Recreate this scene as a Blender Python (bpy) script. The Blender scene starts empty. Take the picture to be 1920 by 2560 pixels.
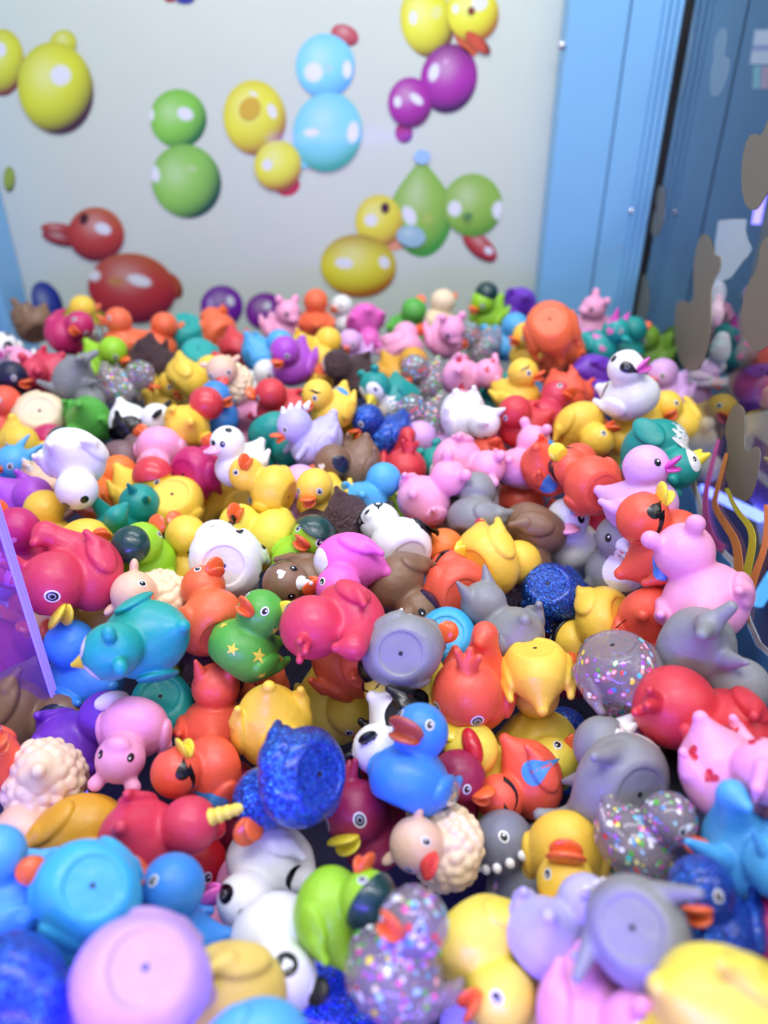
import bpy, math, random
import numpy as np
from mathutils import Vector, Matrix, Quaternion

SC = bpy.context.scene
COL = SC.collection
R = math.radians
rng = random.Random(7)

# ------------------------------------------------------------------ camera
FPX = 1923.0                      # focal length in photo pixels (1920 x 2560)
PITCH = R(31.6)
CAMZ = 0.56
cam_d = bpy.data.cameras.new('camera')
cam = bpy.data.objects.new('camera', cam_d)
COL.objects.link(cam)
cam_d.sensor_fit = 'VERTICAL'
cam_d.sensor_height = 36.0
cam_d.sensor_width = 27.0
cam_d.lens = 36.0 * FPX / 2560.0
cam_d.clip_start = 0.01
cam_d.clip_end = 50.0
cam.location = (0, 0, CAMZ)
cam.rotation_euler = (math.pi / 2 - PITCH, 0, 0)
cam_d.dof.use_dof = True
cam_d.dof.focus_distance = 0.455
cam_d.dof.aperture_fstop = 4.0
SC.camera = cam

# ------------------------------------------------------------------ world, lamps, exposure
W = bpy.data.worlds.new('World'); SC.world = W; W.use_nodes = True
W.node_tree.nodes['Background'].inputs[0].default_value = (0.82, 0.86, 1.0, 1)
W.node_tree.nodes['Background'].inputs[1].default_value = 0.72
def area(name, loc, target, sx, sy, power, color):
    d = bpy.data.lights.new(name, 'AREA'); d.shape = 'RECTANGLE'; d.size = sx; d.size_y = sy
    d.energy = power; d.color = color
    o = bpy.data.objects.new(name, d); COL.objects.link(o); o.location = loc
    o.rotation_euler = (Vector(target) - Vector(loc)).to_track_quat('-Z', 'Y').to_euler()
    return o
area('ceiling_strip_lamp', (0.0, 0.18, 1.05), (0.0, 0.50, 0.25), 0.75, 0.16, 4.3, (1.0, 0.97, 0.98))
area('rear_strip_lamp', (0.0, 0.70, 1.15), (0.0, 0.72, 0.2), 0.70, 0.12, 3.6, (0.94, 0.99, 1.0))
area('hall_lamp', (1.1, 0.1, 1.5), (0.42, 0.6, 0.35), 0.8, 0.5, 5.0, (1.0, 0.93, 0.90))
area('front_blue_strip_lamp', (-0.10, 0.00, 0.36), (-0.06, 0.20, 0.22), 0.36, 0.03, 1.7, (0.16, 0.08, 1.0))
SC.view_settings.view_transform = 'Standard'
SC.view_settings.look = 'None'
SC.view_settings.exposure = 0.15
SC.view_settings.gamma = 1.0
SC.render.engine = 'CYCLES'
SC.cycles.use_denoising = True
SC.cycles.max_bounces = 8
SC.cycles.transparent_max_bounces = 12
SC.cycles.sample_clamp_indirect = 4.0

# ------------------------------------------------------------------ pixel rays
CAMM = Matrix.Rotation(math.pi / 2 - PITCH, 3, 'X')
CAMP = Vector((0, 0, CAMZ))
def ray(px, py):
    return CAMM @ Vector(((px - 960) / FPX, -(py - 1280) / FPX, -1.0))      # axis depth 1
def on_y(px, py, Y):
    r = ray(px, py); return CAMP + r * (Y / r.y)
def on_z(px, py, z):
    r = ray(px, py); return CAMP + r * ((z - CAMZ) / r.z)

# ------------------------------------------------------------------ colour and materials
def lin(h, g=1.0):
    h = h.lstrip('#')
    v = [int(h[i:i + 2], 16) / 255 for i in (0, 2, 4)]
    return tuple(((x / 12.92) if x <= 0.04045 else ((x + 0.055) / 1.055) ** 2.4) * g for x in v)
COLS = dict(yellow='FACF4A', lemon='F5E156', wisteria='C6A2E8', gold='D9A02A', orange='F37044', tangerine='F27C34', redorange='F05F46',
    crimson='D63C5A', magenta='C4256A', red='D63A46', plum='9E2450', pink='F5A6CE', hotpink='F06CCB', rose='EE8FB4',
    lilac='E2B0EC', lavender='BDB8E4', purple='7436C2', violet='AE4CC8', teal='16958E', seateal='1DA3A0', cyan='3FB4EE',
    blue='3C8CE0', sky='55AEEA', navy='1A1C40', green='56AE42', lime='9AD42C', darkgreen='123E3C', olive='6E9A2A',
    brown='83634C', mauve='76585E', darkbrown='63434A', grey='8C8E92', greylilac='A2A6C2', slate='7C8092', white='F2F2F6', cream='F4DCBA',
    tan='E6C886', black='0C0C12', silver='B8BCC8', softyellow='F0D070', skin='EBC4A8', cherry='C81E2E', bill='EE6A34', billred='E04038',
    billyellow='F0DC3C', billbrown='B4553A', fuchsia='D84CB8', patchblue='4E9ADC', starg='E8D84A', heartp='E87CC4', heartr='D42C4A')
_m = {}
def principled(name):
    m = bpy.data.materials.new(name); m.use_nodes = True
    return m, m.node_tree, m.node_tree.nodes['Principled BSDF']
def vinyl(col, rough=0.40, bump='skin', coat=0.0):
    key = (col, rough, bump, coat)
    if key in _m: return _m[key]
    m, nt, p = principled('vinyl_' + col)
    c = lin(COLS[col])
    N = nt.nodes.new; Lk = nt.links.new
    tc = N('ShaderNodeTexCoord'); oi = N('ShaderNodeObjectInfo')
    add = N('ShaderNodeVectorMath'); add.operation = 'ADD'
    Lk(tc.outputs['Object'], add.inputs[0]); Lk(oi.outputs['Location'], add.inputs[1])
    nz = N('ShaderNodeTexNoise'); nz.inputs['Scale'].default_value = 3.0; nz.inputs['Detail'].default_value = 4
    Lk(add.outputs[0], nz.inputs['Vector'])
    mp = N('ShaderNodeMapRange'); mp.inputs['From Min'].default_value = 0.3; mp.inputs['From Max'].default_value = 0.7
    mp.inputs['To Min'].default_value = 0.93; mp.inputs['To Max'].default_value = 1.03
    Lk(nz.outputs[0], mp.inputs[0])
    hs = N('ShaderNodeHueSaturation'); hs.inputs['Color'].default_value = (*c, 1)
    Lk(mp.outputs[0], hs.inputs['Value'])
    n3 = N('ShaderNodeTexNoise'); n3.inputs['Scale'].default_value = 42.0; n3.inputs['Detail'].default_value = 2
    Lk(add.outputs[0], n3.inputs['Vector'])
    m3 = N('ShaderNodeMapRange'); m3.inputs['From Min'].default_value = 0.70; m3.inputs['From Max'].default_value = 0.76; m3.inputs['To Max'].default_value = 0.55
    Lk(n3.outputs[0], m3.inputs[0])
    dm = N('ShaderNodeMix'); dm.data_type = 'RGBA'; Lk(m3.outputs[0], dm.inputs['Factor'])
    Lk(hs.outputs[0], dm.inputs['A']); dm.inputs['B'].default_value = (c[0] * 0.5 + 0.03, c[1] * 0.5 + 0.025, c[2] * 0.5 + 0.02, 1)
    Lk(dm.outputs['Result'], p.inputs['Base Color'])
    # little scuffs
    n2 = N('ShaderNodeTexNoise'); n2.inputs['Scale'].default_value = 11.0; n2.inputs['Detail'].default_value = 6
    Lk(add.outputs[0], n2.inputs['Vector'])
    m2 = N('ShaderNodeMapRange'); m2.inputs['From Min'].default_value = 0.35; m2.inputs['From Max'].default_value = 0.75
    m2.inputs['To Min'].default_value = rough - 0.06; m2.inputs['To Max'].default_value = rough + 0.14
    Lk(n2.outputs[0], m2.inputs[0]); Lk(m2.outputs[0], p.inputs['Roughness'])
    p.inputs['Coat Weight'].default_value = coat; p.inputs['Coat Roughness'].default_value = 0.12
    p.inputs['Subsurface Weight'].default_value = 0.12
    p.inputs['Subsurface Radius'].default_value = (0.004, 0.0025, 0.002)
    p.inputs['Subsurface Scale'].default_value = 1.0
    b = N('ShaderNodeBump')
    if bump == 'fur':
        w = N('ShaderNodeTexNoise'); w.inputs['Scale'].default_value = 26; w.inputs['Detail'].default_value = 3
        mpg = N('ShaderNodeMapping'); mpg.inputs['Scale'].default_value = (0.35, 1.0, 1.6)
        Lk(tc.outputs['Object'], mpg.inputs[0]); Lk(mpg.outputs[0], w.inputs['Vector'])
        Lk(w.outputs[0], b.inputs['Height']); b.inputs['Strength'].default_value = 0.9; b.inputs['Distance'].default_value = 0.05
    else:
        w = N('ShaderNodeTexNoise'); w.inputs['Scale'].default_value = 5; w.inputs['Detail'].default_value = 5
        Lk(add.outputs[0], w.inputs['Vector'])
        sx = N('ShaderNodeSeparateXYZ'); Lk(tc.outputs['Object'], sx.inputs[0])
        ab = N('ShaderNodeMath'); ab.operation = 'ABSOLUTE'; Lk(sx.outputs[1], ab.inputs[0])
        sm = N('ShaderNodeMapRange'); sm.inputs['From Min'].default_value = 0.003; sm.inputs['From Max'].default_value = 0.013
        sm.inputs['To Min'].default_value = 0.55; sm.inputs['To Max'].default_value = 0.0; Lk(ab.outputs[0], sm.inputs[0])
        ad2 = N('ShaderNodeMath'); ad2.operation = 'ADD'; Lk(w.outputs[0], ad2.inputs[0]); Lk(sm.outputs[0], ad2.inputs[1])
        Lk(ad2.outputs[0], b.inputs['Height']); b.inputs['Strength'].default_value = 0.07; b.inputs['Distance'].default_value = 0.025
    Lk(b.outputs[0], p.inputs['Normal'])
    _m[key] = m
    return m
def paint(col, rough=0.22):
    return vinyl(col, rough, 'skin', 0.25)
def glitter(col='blue'):
    if ('glit', col) in _m: return _m[('glit', col)]
    m, nt, p = principled('glitter_' + col); N = nt.nodes.new; Lk = nt.links.new
    tc = N('ShaderNodeTexCoord')
    v = N('ShaderNodeTexVoronoi'); v.inputs['Scale'].default_value = 85
    Lk(tc.outputs['Object'], v.inputs['Vector'])
    sep = N('ShaderNodeSeparateColor'); Lk(v.outputs['Color'], sep.inputs[0])
    cr = N('ShaderNodeValToRGB'); Lk(sep.outputs[0], cr.inputs[0])
    e = cr.color_ramp.elements
    e[0].position = 0.0; e[0].color = (0.004, 0.012, 0.16, 1)
    e[1].position = 1.0; e[1].color = (0.10, 0.45, 1.0, 1)
    k = e.new(0.55); k.color = (0.008, 0.05, 0.48, 1)
    k = e.new(0.85); k.color = (0.02, 0.16, 0.85, 1)
    Lk(cr.outputs[0], p.inputs['Base Color'])
    p.inputs['Metallic'].default_value = 0.6; p.inputs['Roughness'].default_value = 0.32
    sub = N('ShaderNodeVectorMath'); sub.operation = 'SUBTRACT'; sub.inputs[1].default_value = (0.5, 0.5, 0.5)
    Lk(v.outputs['Color'], sub.inputs[0])
    sc = N('ShaderNodeVectorMath'); sc.operation = 'SCALE'; sc.inputs['Scale'].default_value = 1.3
    Lk(sub.outputs[0], sc.inputs[0])
    g = N('ShaderNodeNewGeometry'); ad = N('ShaderNodeVectorMath'); ad.operation = 'ADD'
    Lk(g.outputs['Normal'], ad.inputs[0]); Lk(sc.outputs[0], ad.inputs[1])
    nm = N('ShaderNodeVectorMath'); nm.operation = 'NORMALIZE'; Lk(ad.outputs[0], nm.inputs[0])
    Lk(nm.outputs[0], p.inputs['Normal'])
    p.inputs['Coat Weight'].default_value = 0.5; p.inputs['Coat Roughness'].default_value = 0.16
    _m[('glit', col)] = m
    return m
def clear_vinyl():
    if 'clear' in _m: return _m['clear']
    m, nt, p = principled('clear_vinyl')
    p.inputs['Base Color'].default_value = (0.36, 0.30, 0.33, 1)
    p.inputs['Roughness'].default_value = 0.14; p.inputs['Alpha'].default_value = 0.5
    p.inputs['Coat Weight'].default_value = 0.6; p.inputs['Coat Roughness'].default_value = 0.06
    _m['clear'] = m; return m
def attr_mat(name, rough=0.35, coat=0.0):
    if name in _m: return _m[name]
    m, nt, p = principled(name)
    a = nt.nodes.new('ShaderNodeAttribute'); a.attribute_name = 'ink'
    nt.links.new(a.outputs['Color'], p.inputs['Base Color']); p.inputs['Roughness'].default_value = rough
    p.inputs['Coat Weight'].default_value = coat
    _m[name] = m; return m
def metal(name='silver_paint'):
    if name in _m: return _m[name]
    m, nt, p = principled(name); p.inputs['Base Color'].default_value = (0.62, 0.64, 0.70, 1)
    p.inputs['Metallic'].default_value = 0.85; p.inputs['Roughness'].default_value = 0.25
    _m[name] = m; return m

# ------------------------------------------------------------------ signed distance shapes
def A(*v): return np.array(v, dtype=float)
def eul(rx, ry, rz):
    return np.array(Matrix.Rotation(rz, 3, 'Z') @ Matrix.Rotation(ry, 3, 'Y') @ Matrix.Rotation(rx, 3, 'X'))
def ell(c, r, e=(0, 0, 0)):
    c = A(*c); r = A(*r); M = eul(*[R(x) for x in e])
    def f(P):
        q = (P - c) @ M
        k0 = np.linalg.norm(q / r, axis=1); k1 = np.linalg.norm(q / (r * r), axis=1)
        return k0 * (k0 - 1) / np.maximum(k1, 1e-6)
    return f
def cone(a, b, ra, rb):
    a = A(*a); b = A(*b); d = b - a; dd = d @ d
    def f(P):
        h = np.clip((P - a) @ d / dd, 0, 1)
        return np.linalg.norm(P - a - h[:, None] * d, axis=1) - (ra + (rb - ra) * h)
    return f
def smin(a, b, k):
    h = np.clip(0.5 + 0.5 * (b - a) / k, 0, 1); return b * (1 - h) + a * h - k * h * (1 - h)
def smax(a, b, k): return -smin(-a, -b, k)

HC = (0.17, 0.0, 0.86); HR = 0.295
def fib(n):
    i = np.arange(n) + 0.5; ph = np.arccos(1 - 2 * i / n); th = math.pi * (1 + 5 ** 0.5) * i
    return np.stack([np.cos(th) * np.sin(ph), np.sin(th) * np.sin(ph), np.cos(ph)], 1)

class Shape:
    """a list of (part, function, blend) joined smoothly, with a flat recessed base"""
    def __init__(s, prims, base=True, bump=None):
        s.prims = prims; s.base = base; s.bump = bump
    def raw(s, P):
        return [f(P) for _, f, _ in s.prims]
    def sdf(s, P):
        d = None
        for (n, f, k) in s.prims:
            v = f(P); d = v if d is None else smin(d, v, k)
        if s.base:
            d = smax(d, 0.095 - P[:, 2], 0.03)
            r = np.hypot(P[:, 0] + 0.02, P[:, 1])
            d = smax(d, -smax(r - 0.238, P[:, 2] - 0.110, 0.012), 0.022)
        return d
    def grad(s, P, h=0.004):
        g = np.empty_like(P)
        for i in range(3):
            e = np.zeros(3); e[i] = h
            g[:, i] = s.sdf(P + e) - s.sdf(P - e)
        n = np.linalg.norm(g, axis=1, keepdims=True)
        return g / np.maximum(n, 1e-9)

def nets(sh, lo, hi, cell):
    lo = A(*lo); hi = A(*hi); n = np.ceil((hi - lo) / cell).astype(int) + 1
    ax = [lo[i] + cell * np.arange(n[i]) for i in range(3)]
    G = np.stack(np.meshgrid(*ax, indexing='ij'), -1)
    V = sh.sdf(G.reshape(-1, 3)).reshape(n)
    m = n - 1
    S = V < 0
    cnt = np.zeros(m); acc = np.zeros((*m, 3))
    def c(a, o): return a[o[0]:o[0] + m[0], o[1]:o[1] + m[1], o[2]:o[2] + m[2]]
    for axis in range(3):
        for u in (0, 1):
            for w in (0, 1):
                o = [0, 0, 0]; o[(axis + 1) % 3] = u; o[(axis + 2) % 3] = w
                p = list(o); p[axis] = 1
                a = c(V, o); b = c(V, p); x = (a < 0) != (b < 0)
                t = np.where(x, a / np.where(x, a - b, 1), 0)
                pt = np.zeros((*m, 3)); pt[..., axis] = t
                for q in range(3):
                    if q != axis: pt[..., q] = o[q]
                acc += pt * x[..., None]; cnt += x
    has = cnt > 0
    idx = -np.ones(m, int); idx[has] = np.arange(has.sum())
    ii = np.argwhere(has)
    P = lo + (ii + acc[has] / cnt[has][:, None]) * cell
    for _ in range(2):
        g = sh.grad(P); P = P - g * np.clip(sh.sdf(P), -cell, cell)[:, None]
    F = []
    for axis in range(3):
        u, w = (axis + 1) % 3, (axis + 2) % 3
        a = np.take(S, range(0, n[axis] - 1), axis); b = np.take(S, range(1, n[axis]), axis)
        E = np.argwhere(a != b)
        E = E[(E[:, u] > 0) & (E[:, w] > 0) & (E[:, u] < m[u]) & (E[:, w] < m[w])]
        eu = np.zeros(3, int); eu[u] = 1; ew = np.zeros(3, int); ew[w] = 1
        q = [idx[tuple((E - eu - ew).T)], idx[tuple((E - ew).T)], idx[tuple(E.T)], idx[tuple((E - eu).T)]]
        q = np.stack(q, 1)
        neg = a[tuple(E.T)]
        q[~neg] = q[~neg][:, ::-1]
        F.append(q)
    F = np.concatenate(F); F = F[(F >= 0).all(1)]
    return P, F

def mesh_np(name, P, F, nrm=None):
    me = bpy.data.meshes.new(name)
    P = np.asarray(P, dtype=np.float32); F = np.asarray(F)
    nf, k = F.shape
    me.vertices.add(len(P)); me.vertices.foreach_set('co', P.ravel())
    me.loops.add(nf * k); me.loops.foreach_set('vertex_index', F.ravel().astype(np.int32))
    me.polygons.add(nf)
    me.polygons.foreach_set('loop_start', np.arange(0, nf * k, k, dtype=np.int32))
    me.update(calc_edges=True); me.validate()
    me.polygons.foreach_set('use_smooth', np.ones(len(me.polygons), dtype=bool))
    if nrm is not None: me.normals_split_custom_set_from_vertices(np.asarray(nrm, dtype=np.float32))
    me.materials.append(None)
    return me

def split_parts(sh, P, F, prefix):
    N = sh.grad(P, 0.011)
    C = P[F].mean(1)
    d = np.stack(sh.raw(C), 1)
    names = [n for n, _, _ in sh.prims]
    lab = d.argmin(1)
    keys = {}
    for i, n in enumerate(names): keys.setdefault(n, []).append(i)
    out = []
    for key, ids in keys.items():
        f = F[np.isin(lab, ids)]
        if len(f) < 4: continue
        u, inv = np.unique(f, return_inverse=True)
        out.append((key.split('#')[0], mesh_np(key.split('#')[0], P[u], inv.reshape(f.shape), N[u])))
    return out

# ---- the kinds of toy
def base_prims(wing=True, tail='duck', wool=False, fat=1.0, hr=None):
    p = [('body', ell((-0.02, 0, 0.37), (0.465, 0.415 * fat, 0.365)), 0)]
    if wool:
        d = fib(170) + np.random.default_rng(3).normal(size=(170, 3)) * 0.07; d /= np.linalg.norm(d, axis=1, keepdims=True)
        pts = np.array([-0.04, 0, 0.38]) + d * np.array([0.445, 0.40, 0.355])
        pts = pts[(pts[:, 2] > 0.12)]
        def f(P):
            r = None
            for i, q in enumerate(pts):
                v = np.linalg.norm(P - q, axis=1) - (0.058 + 0.016 * ((i * 7919) % 5) / 5)
                r = v if r is None else smin(r, v, 0.02)
            return r
        p.append(('body', f, 0.03))
    hr = hr or HR
    p.append(('head', ell(HC, (hr, hr * 0.98, hr * 0.97)), 0.07))
    if tail == 'duck':
        p.append(('tail', cone((-0.30, 0, 0.50), (-0.53, 0, 0.68), 0.22, 0.075), 0.17))
    elif tail == 'short':
        p.append(('tail', cone((-0.34, 0, 0.46), (-0.50, 0, 0.57), 0.17, 0.075), 0.13))
    elif tail == 'plume':
        p.append(('tail', cone((-0.30, 0, 0.50), (-0.50, 0, 0.98), 0.24, 0.13), 0.15))
        p.append(('tail', cone((-0.50, 0, 0.95), (-0.34, 0, 1.08), 0.13, 0.06), 0.08))
    elif tail == 'fluke':
        p.append(('tail', cone((-0.32, 0, 0.42), (-0.60, 0, 0.58), 0.22, 0.10), 0.14))
        for s in (-1, 1):
            p.append(('tail', cone((-0.60, 0, 0.58), (-0.74, 0.20 * s, 0.68), 0.10, 0.06), 0.06))
    elif tail == 'curl':
        p.append(('tail', cone((-0.40, 0, 0.42), (-0.58, 0, 0.56), 0.07, 0.05), 0.05))
        p.append(('tail', cone((-0.58, 0, 0.56), (-0.54, 0.04, 0.66), 0.05, 0.05), 0.03))
    if wing:
        for s in (-1, 1):
            p.append(('wing#%d' % s, ell((-0.10, 0.375 * s, 0.42), (0.27, 0.085, 0.17), (0, 18, 8 * s)), 0.035))
            p.append(('wing#%d' % s, cone((-0.22, 0.40 * s, 0.48), (-0.38, 0.36 * s, 0.60), 0.07, 0.045), 0.05))
    return p
def ears(kind):
    p = []
    for s in (-1, 1):
        n = 'ear#%d' % s
        if kind == 'knob':
            p.append((n, cone((0.10, 0.15 * s, 1.05), (0.08, 0.22 * s, 1.15), 0.085, 0.075), 0.035))
            p.append((n, ell((0.08, 0.22 * s, 1.15), (0.075, 0.09, 0.09)), 0.03))
        elif kind == 'round':
            p.append((n, ell((0.10, 0.22 * s, 1.10), (0.05, 0.115, 0.115)), 0.03))
        elif kind == 'tri':
            p.append((n, cone((0.12, 0.16 * s, 1.04), (0.10, 0.23 * s, 1.27), 0.10, 0.025), 0.03))
        elif kind == 'floppy':
            p.append((n, cone((0.14, 0.17 * s, 1.08), (0.24, 0.33 * s, 1.02), 0.075, 0.05), 0.03))
            p.append((n, cone((0.24, 0.33 * s, 1.02), (0.30, 0.36 * s, 0.90), 0.055, 0.025), 0.03))
        elif kind == 'side':
            p.append((n, ell((0.06, 0.30 * s, 0.98), (0.07, 0.11, 0.055), (25 * s, 0, 0)), 0.03))
        elif kind == 'dog':
            p.append((n, ell((0.08, 0.275 * s, 0.84), (0.115, 0.05, 0.165), (8 * s, 10, 0)), 0.02))
    return p
def make_shapes():
    S = {}
    S['duck'] = Shape(base_prims())
    S['round'] = Shape(base_prims(tail='short'))
    S['bear'] = Shape(base_prims(tail='short') + ears('knob') + [('snout', ell((0.43, 0, 0.80), (0.10, 0.135, 0.10)), 0.05)])
    S['pig'] = Shape(base_prims(tail='duck') + ears('floppy'))
    S['cat'] = Shape(base_prims(tail='short') + ears('tri'))
    S['tiger'] = Shape(base_prims(tail='short') + ears('round') + [('snout', ell((0.42, 0, 0.79), (0.08, 0.13, 0.09)), 0.05)])
    S['panda'] = Shape(base_prims(tail='short') + ears('round') + [('snout', ell((0.43, 0, 0.80), (0.07, 0.09, 0.07)), 0.05)])
    S['cardinal'] = Shape(base_prims(tail='plume', hr=0.385) + [
        ('crest', cone((0.04, 0, 1.18), (-0.12, 0, 1.36), 0.09, 0.04), 0.05),
        ('crest', cone((0.04, 0.03, 1.18), (-0.06, 0.12, 1.38), 0.07, 0.04), 0.03),
        ('crest', cone((0.04, -0.03, 1.18), (-0.06, -0.12, 1.38), 0.07, 0.04), 0.03)])
    S['sheep'] = Shape(base_prims(wing=False, tail='duck', wool=True) + ears('side'))
    S['sloth'] = Shape(base_prims(tail='short', fat=1.04))
    S['dog'] = Shape(base_prims(tail='short') + [('snout', cone((0.38, 0, 0.80), (0.50, 0, 0.79), 0.12, 0.08), 0.05)])
    fins = []
    for s in (-1, 1):
        fins.append(('flipper#%d' % s, cone((0.10, 0.34 * s, 0.28), (-0.08, 0.60 * s, 0.14), 0.10, 0.045), 0.05))
    S['shark'] = Shape(base_prims(wing=False, tail='fluke') + fins + [('fin', cone((-0.12, 0, 0.66), (-0.34, 0, 0.96), 0.13, 0.03), 0.06)])
    S['seal'] = Shape(base_prims(wing=False, tail='fluke') + fins)
    sp = []
    S['dino'] = Shape(base_prims(tail='duck') + [('arm#%d' % s, cone((0.24, 0.28 * s, 0.52), (0.44, 0.30 * s, 0.44), 0.07, 0.05), 0.03) for s in (-1, 1)])
    S['penguin'] = Shape(base_prims(wing=False, tail='short') + [('tuft#%d' % s, ell((0.04, 0.17 * s, 1.14), (0.07, 0.09, 0.075)), 0.03) for s in (-1, 1)]
        + [('flipper#%d' % s, ell((-0.04, 0.41 * s, 0.40), (0.17, 0.06, 0.27), (10 * s, 25, 0)), 0.03) for s in (-1, 1)])
    S['dragon'] = Shape(base_prims(wing=False, tail='plume') + [('horn#%d' % s, cone((0.02, 0.12 * s, 1.10), (-0.14, 0.16 * s, 1.26), 0.06, 0.02), 0.03) for s in (-1, 1)]
        + [('wing#%d' % s, cone((-0.10, 0.32 * s, 0.60), (-0.32, 0.62 * s, 0.92), 0.12, 0.04), 0.05) for s in (-1, 1)])
    return S
SHAPES = make_shapes()
BILLS = {
    'open': Shape([('bill', ell((0.50, 0, 0.845), (0.15, 0.135, 0.042), (0, -24, 0)), 0), ('bill', ell((0.475, 0, 0.765), (0.12, 0.115, 0.035), (0, 14, 0)), 0.03)], False),
    'flat': Shape([('bill', ell((0.50, 0, 0.80), (0.16, 0.15, 0.05), (0, -8, 0)), 0), ('bill', ell((0.44, 0, 0.83), (0.10, 0.10, 0.07)), 0.05)], False),
    'cone': Shape([('bill', cone((0.38, 0, 0.83), (0.60, 0, 0.80), 0.135, 0.03), 0), ('bill', cone((0.36, 0, 0.77), (0.52, 0, 0.70), 0.10, 0.03), 0.03)], False),
    'big': Shape([('bill', ell((0.50, 0, 0.80), (0.17, 0.20, 0.055), (0, -20, 0)), 0), ('bill', ell((0.46, 0, 0.70), (0.14, 0.17, 0.045), (0, 22, 0)), 0.03)], False),
}
_hat = {}
def cut(f, n, d, k=0.02):
    n = A(*n); n = n / np.linalg.norm(n)
    return lambda P: smax(f(P), d - (P - A(*HC)) @ n, k)
HATS = {
    'cap': Shape([('cap', cut(ell(HC, (0.325, 0.32, 0.32)), (-0.35, 0, 1), 0.03), 0), ('cap', ell((0.36, 0, 1.00), (0.15, 0.19, 0.03), (0, 12, 0)), 0.02)], False),
    'hood': Shape([('hood', cut(ell(HC, (0.325, 0.32, 0.32)), (-0.55, 0, 1), 0.0), 0)], False),
    'bowler': Shape([('hat', ell((0.12, 0, 1.15), (0.19, 0.18, 0.20)), 0), ('hat', ell((0.13, 0, 1.075), (0.27, 0.26, 0.028), (0, 6, 0)), 0.02)], False),
    'comb': Shape([('comb', ell((0.12, 0, 1.15), (0.20, 0.10, 0.12)), 0)], False),
    'horn': Shape([('horn', cone((0.22, 0, 1.08), (0.34, 0, 1.42), 0.085, 0.05), 0)] + [('horn', ell((0.23 + 0.035 * i, 0, 1.12 + 0.085 * i), (0.092 - 0.009 * i, 0.092 - 0.009 * i, 0.035), (0, 20, 0)), 0.015) for i in range(4)], False),
    'crown': Shape([('tuft', cone((0.18, 0, 1.10), (0.22, 0.13, 1.34), 0.06, 0.05), 0), ('tuft', cone((0.18, 0, 1.10), (0.22, -0.13, 1.34), 0.06, 0.05), 0.03)], False),
    'spikes': Shape([('spike', cone((0.24 - 0.13 * i, 0, 1.13 - 0.012 * i * i), (0.22 - 0.15 * i, 0, 1.20 - 0.015 * i * i), 0.06, 0.03), 0.01) for i in range(4)], False),
    'teeth': Shape([('tooth', ell((0.17 + 0.31 * math.cos(R(a)), 0.31 * math.sin(R(a)), 0.78), (0.045, 0.045, 0.05)), 0.005) for a in range(-75, 76, 25)], False),
    'wheels': Shape([('wheel', ell((-0.14, 0.43, 0.42), (0.13, 0.07, 0.13)), 0), ('wheel', ell((-0.14, -0.43, 0.42), (0.13, 0.07, 0.13)), 0.01)], False),
    'ball': Shape([('hat', ell((0.05, 0, 1.05), (0.27, 0.27, 0.24)), 0)], False),
}
_part_cache = {}
def shape_parts(kind):
    if kind not in _part_cache:
        sh = SHAPES[kind]
        P, F = nets(sh, (-0.92, -0.72, -0.02), (0.62, 0.72, 1.42), 0.0225 if kind == 'sheep' else 0.0245)
        _part_cache[kind] = split_parts(sh, P, F, kind)
    return _part_cache[kind]
def small_part(table, key):
    k = (id(table), key)
    if k not in _part_cache:
        sh = table[key]
        P, F = nets(sh, (-0.5, -0.6, 0.2), (0.8, 0.6, 1.6), 0.02)
        _part_cache[k] = split_parts(sh, P, F, key)
    return _part_cache[k]

# ---- thin painted marks that follow the surface of the toy
def outline(kind, n=28):
    t = np.linspace(0, 2 * math.pi, n, endpoint=False)
    if kind == 'disc': return np.stack([np.cos(t), np.sin(t)], 1)
    if kind == 'heart':
        x = 16 * np.sin(t) ** 3; y = 13 * np.cos(t) - 5 * np.cos(2 * t) - 2 * np.cos(3 * t) - np.cos(4 * t)
        return np.stack([x, y + 2], 1) / 16
    if kind == 'star':
        r = np.where(np.arange(10) % 2 == 0, 1.0, 0.42); a = math.pi / 2 + np.arange(10) * math.pi / 5
        return np.stack([r * np.cos(a), r * np.sin(a)], 1)
    if kind == 'drop':
        r = 1.0 - 0.0 * t; x = np.cos(t); y = np.sin(t)
        x = np.where(x > 0, x * 1.0, x); y = y * (0.75 - 0.25 * x)
        tip = np.exp(-((t) ** 2) / 0.12) + np.exp(-((t - 2 * math.pi) ** 2) / 0.12)
        return np.stack([x + 0.6 * tip, y * (1 - 0.5 * tip)], 1)
    if kind == 'jag':
        r = 1 + 0.10 * np.where(np.arange(n) % 2 == 0, 1, -1); return np.stack([r * np.cos(t), r * np.sin(t)], 1)
_dec = {}
def surf(sh, c, az, el):
    d = A(math.cos(R(el)) * math.cos(R(az)), math.cos(R(el)) * math.sin(R(az)), math.sin(R(el)))
    p = A(*c) + d * 0.9
    # march inwards from outside
    for _ in range(60):
        s = sh.sdf(p[None])[0]
        if s < 0.0008: break
        p = p - d * min(s * 0.8, 0.05)
    return p, d
def project(sh, Q, n, off):
    for _ in range(5):
        v = sh.sdf(Q) - off
        g = sh.grad(Q)
        dn = np.maximum(g @ n, 0.35)
        Q = Q - np.clip(v / dn, -0.06, 0.06)[:, None] * n
    return Q
def frame(sh, c, az, el):
    p, d = surf(sh, c, az, el)
    n = sh.grad(p[None])[0]
    upv = A(0, 0, 1) if abs(n[2]) < 0.9 else A(1, 0, 0)
    x = np.cross(upv, n); x /= np.linalg.norm(x); y = np.cross(n, x)
    return p, n, x, y
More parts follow.
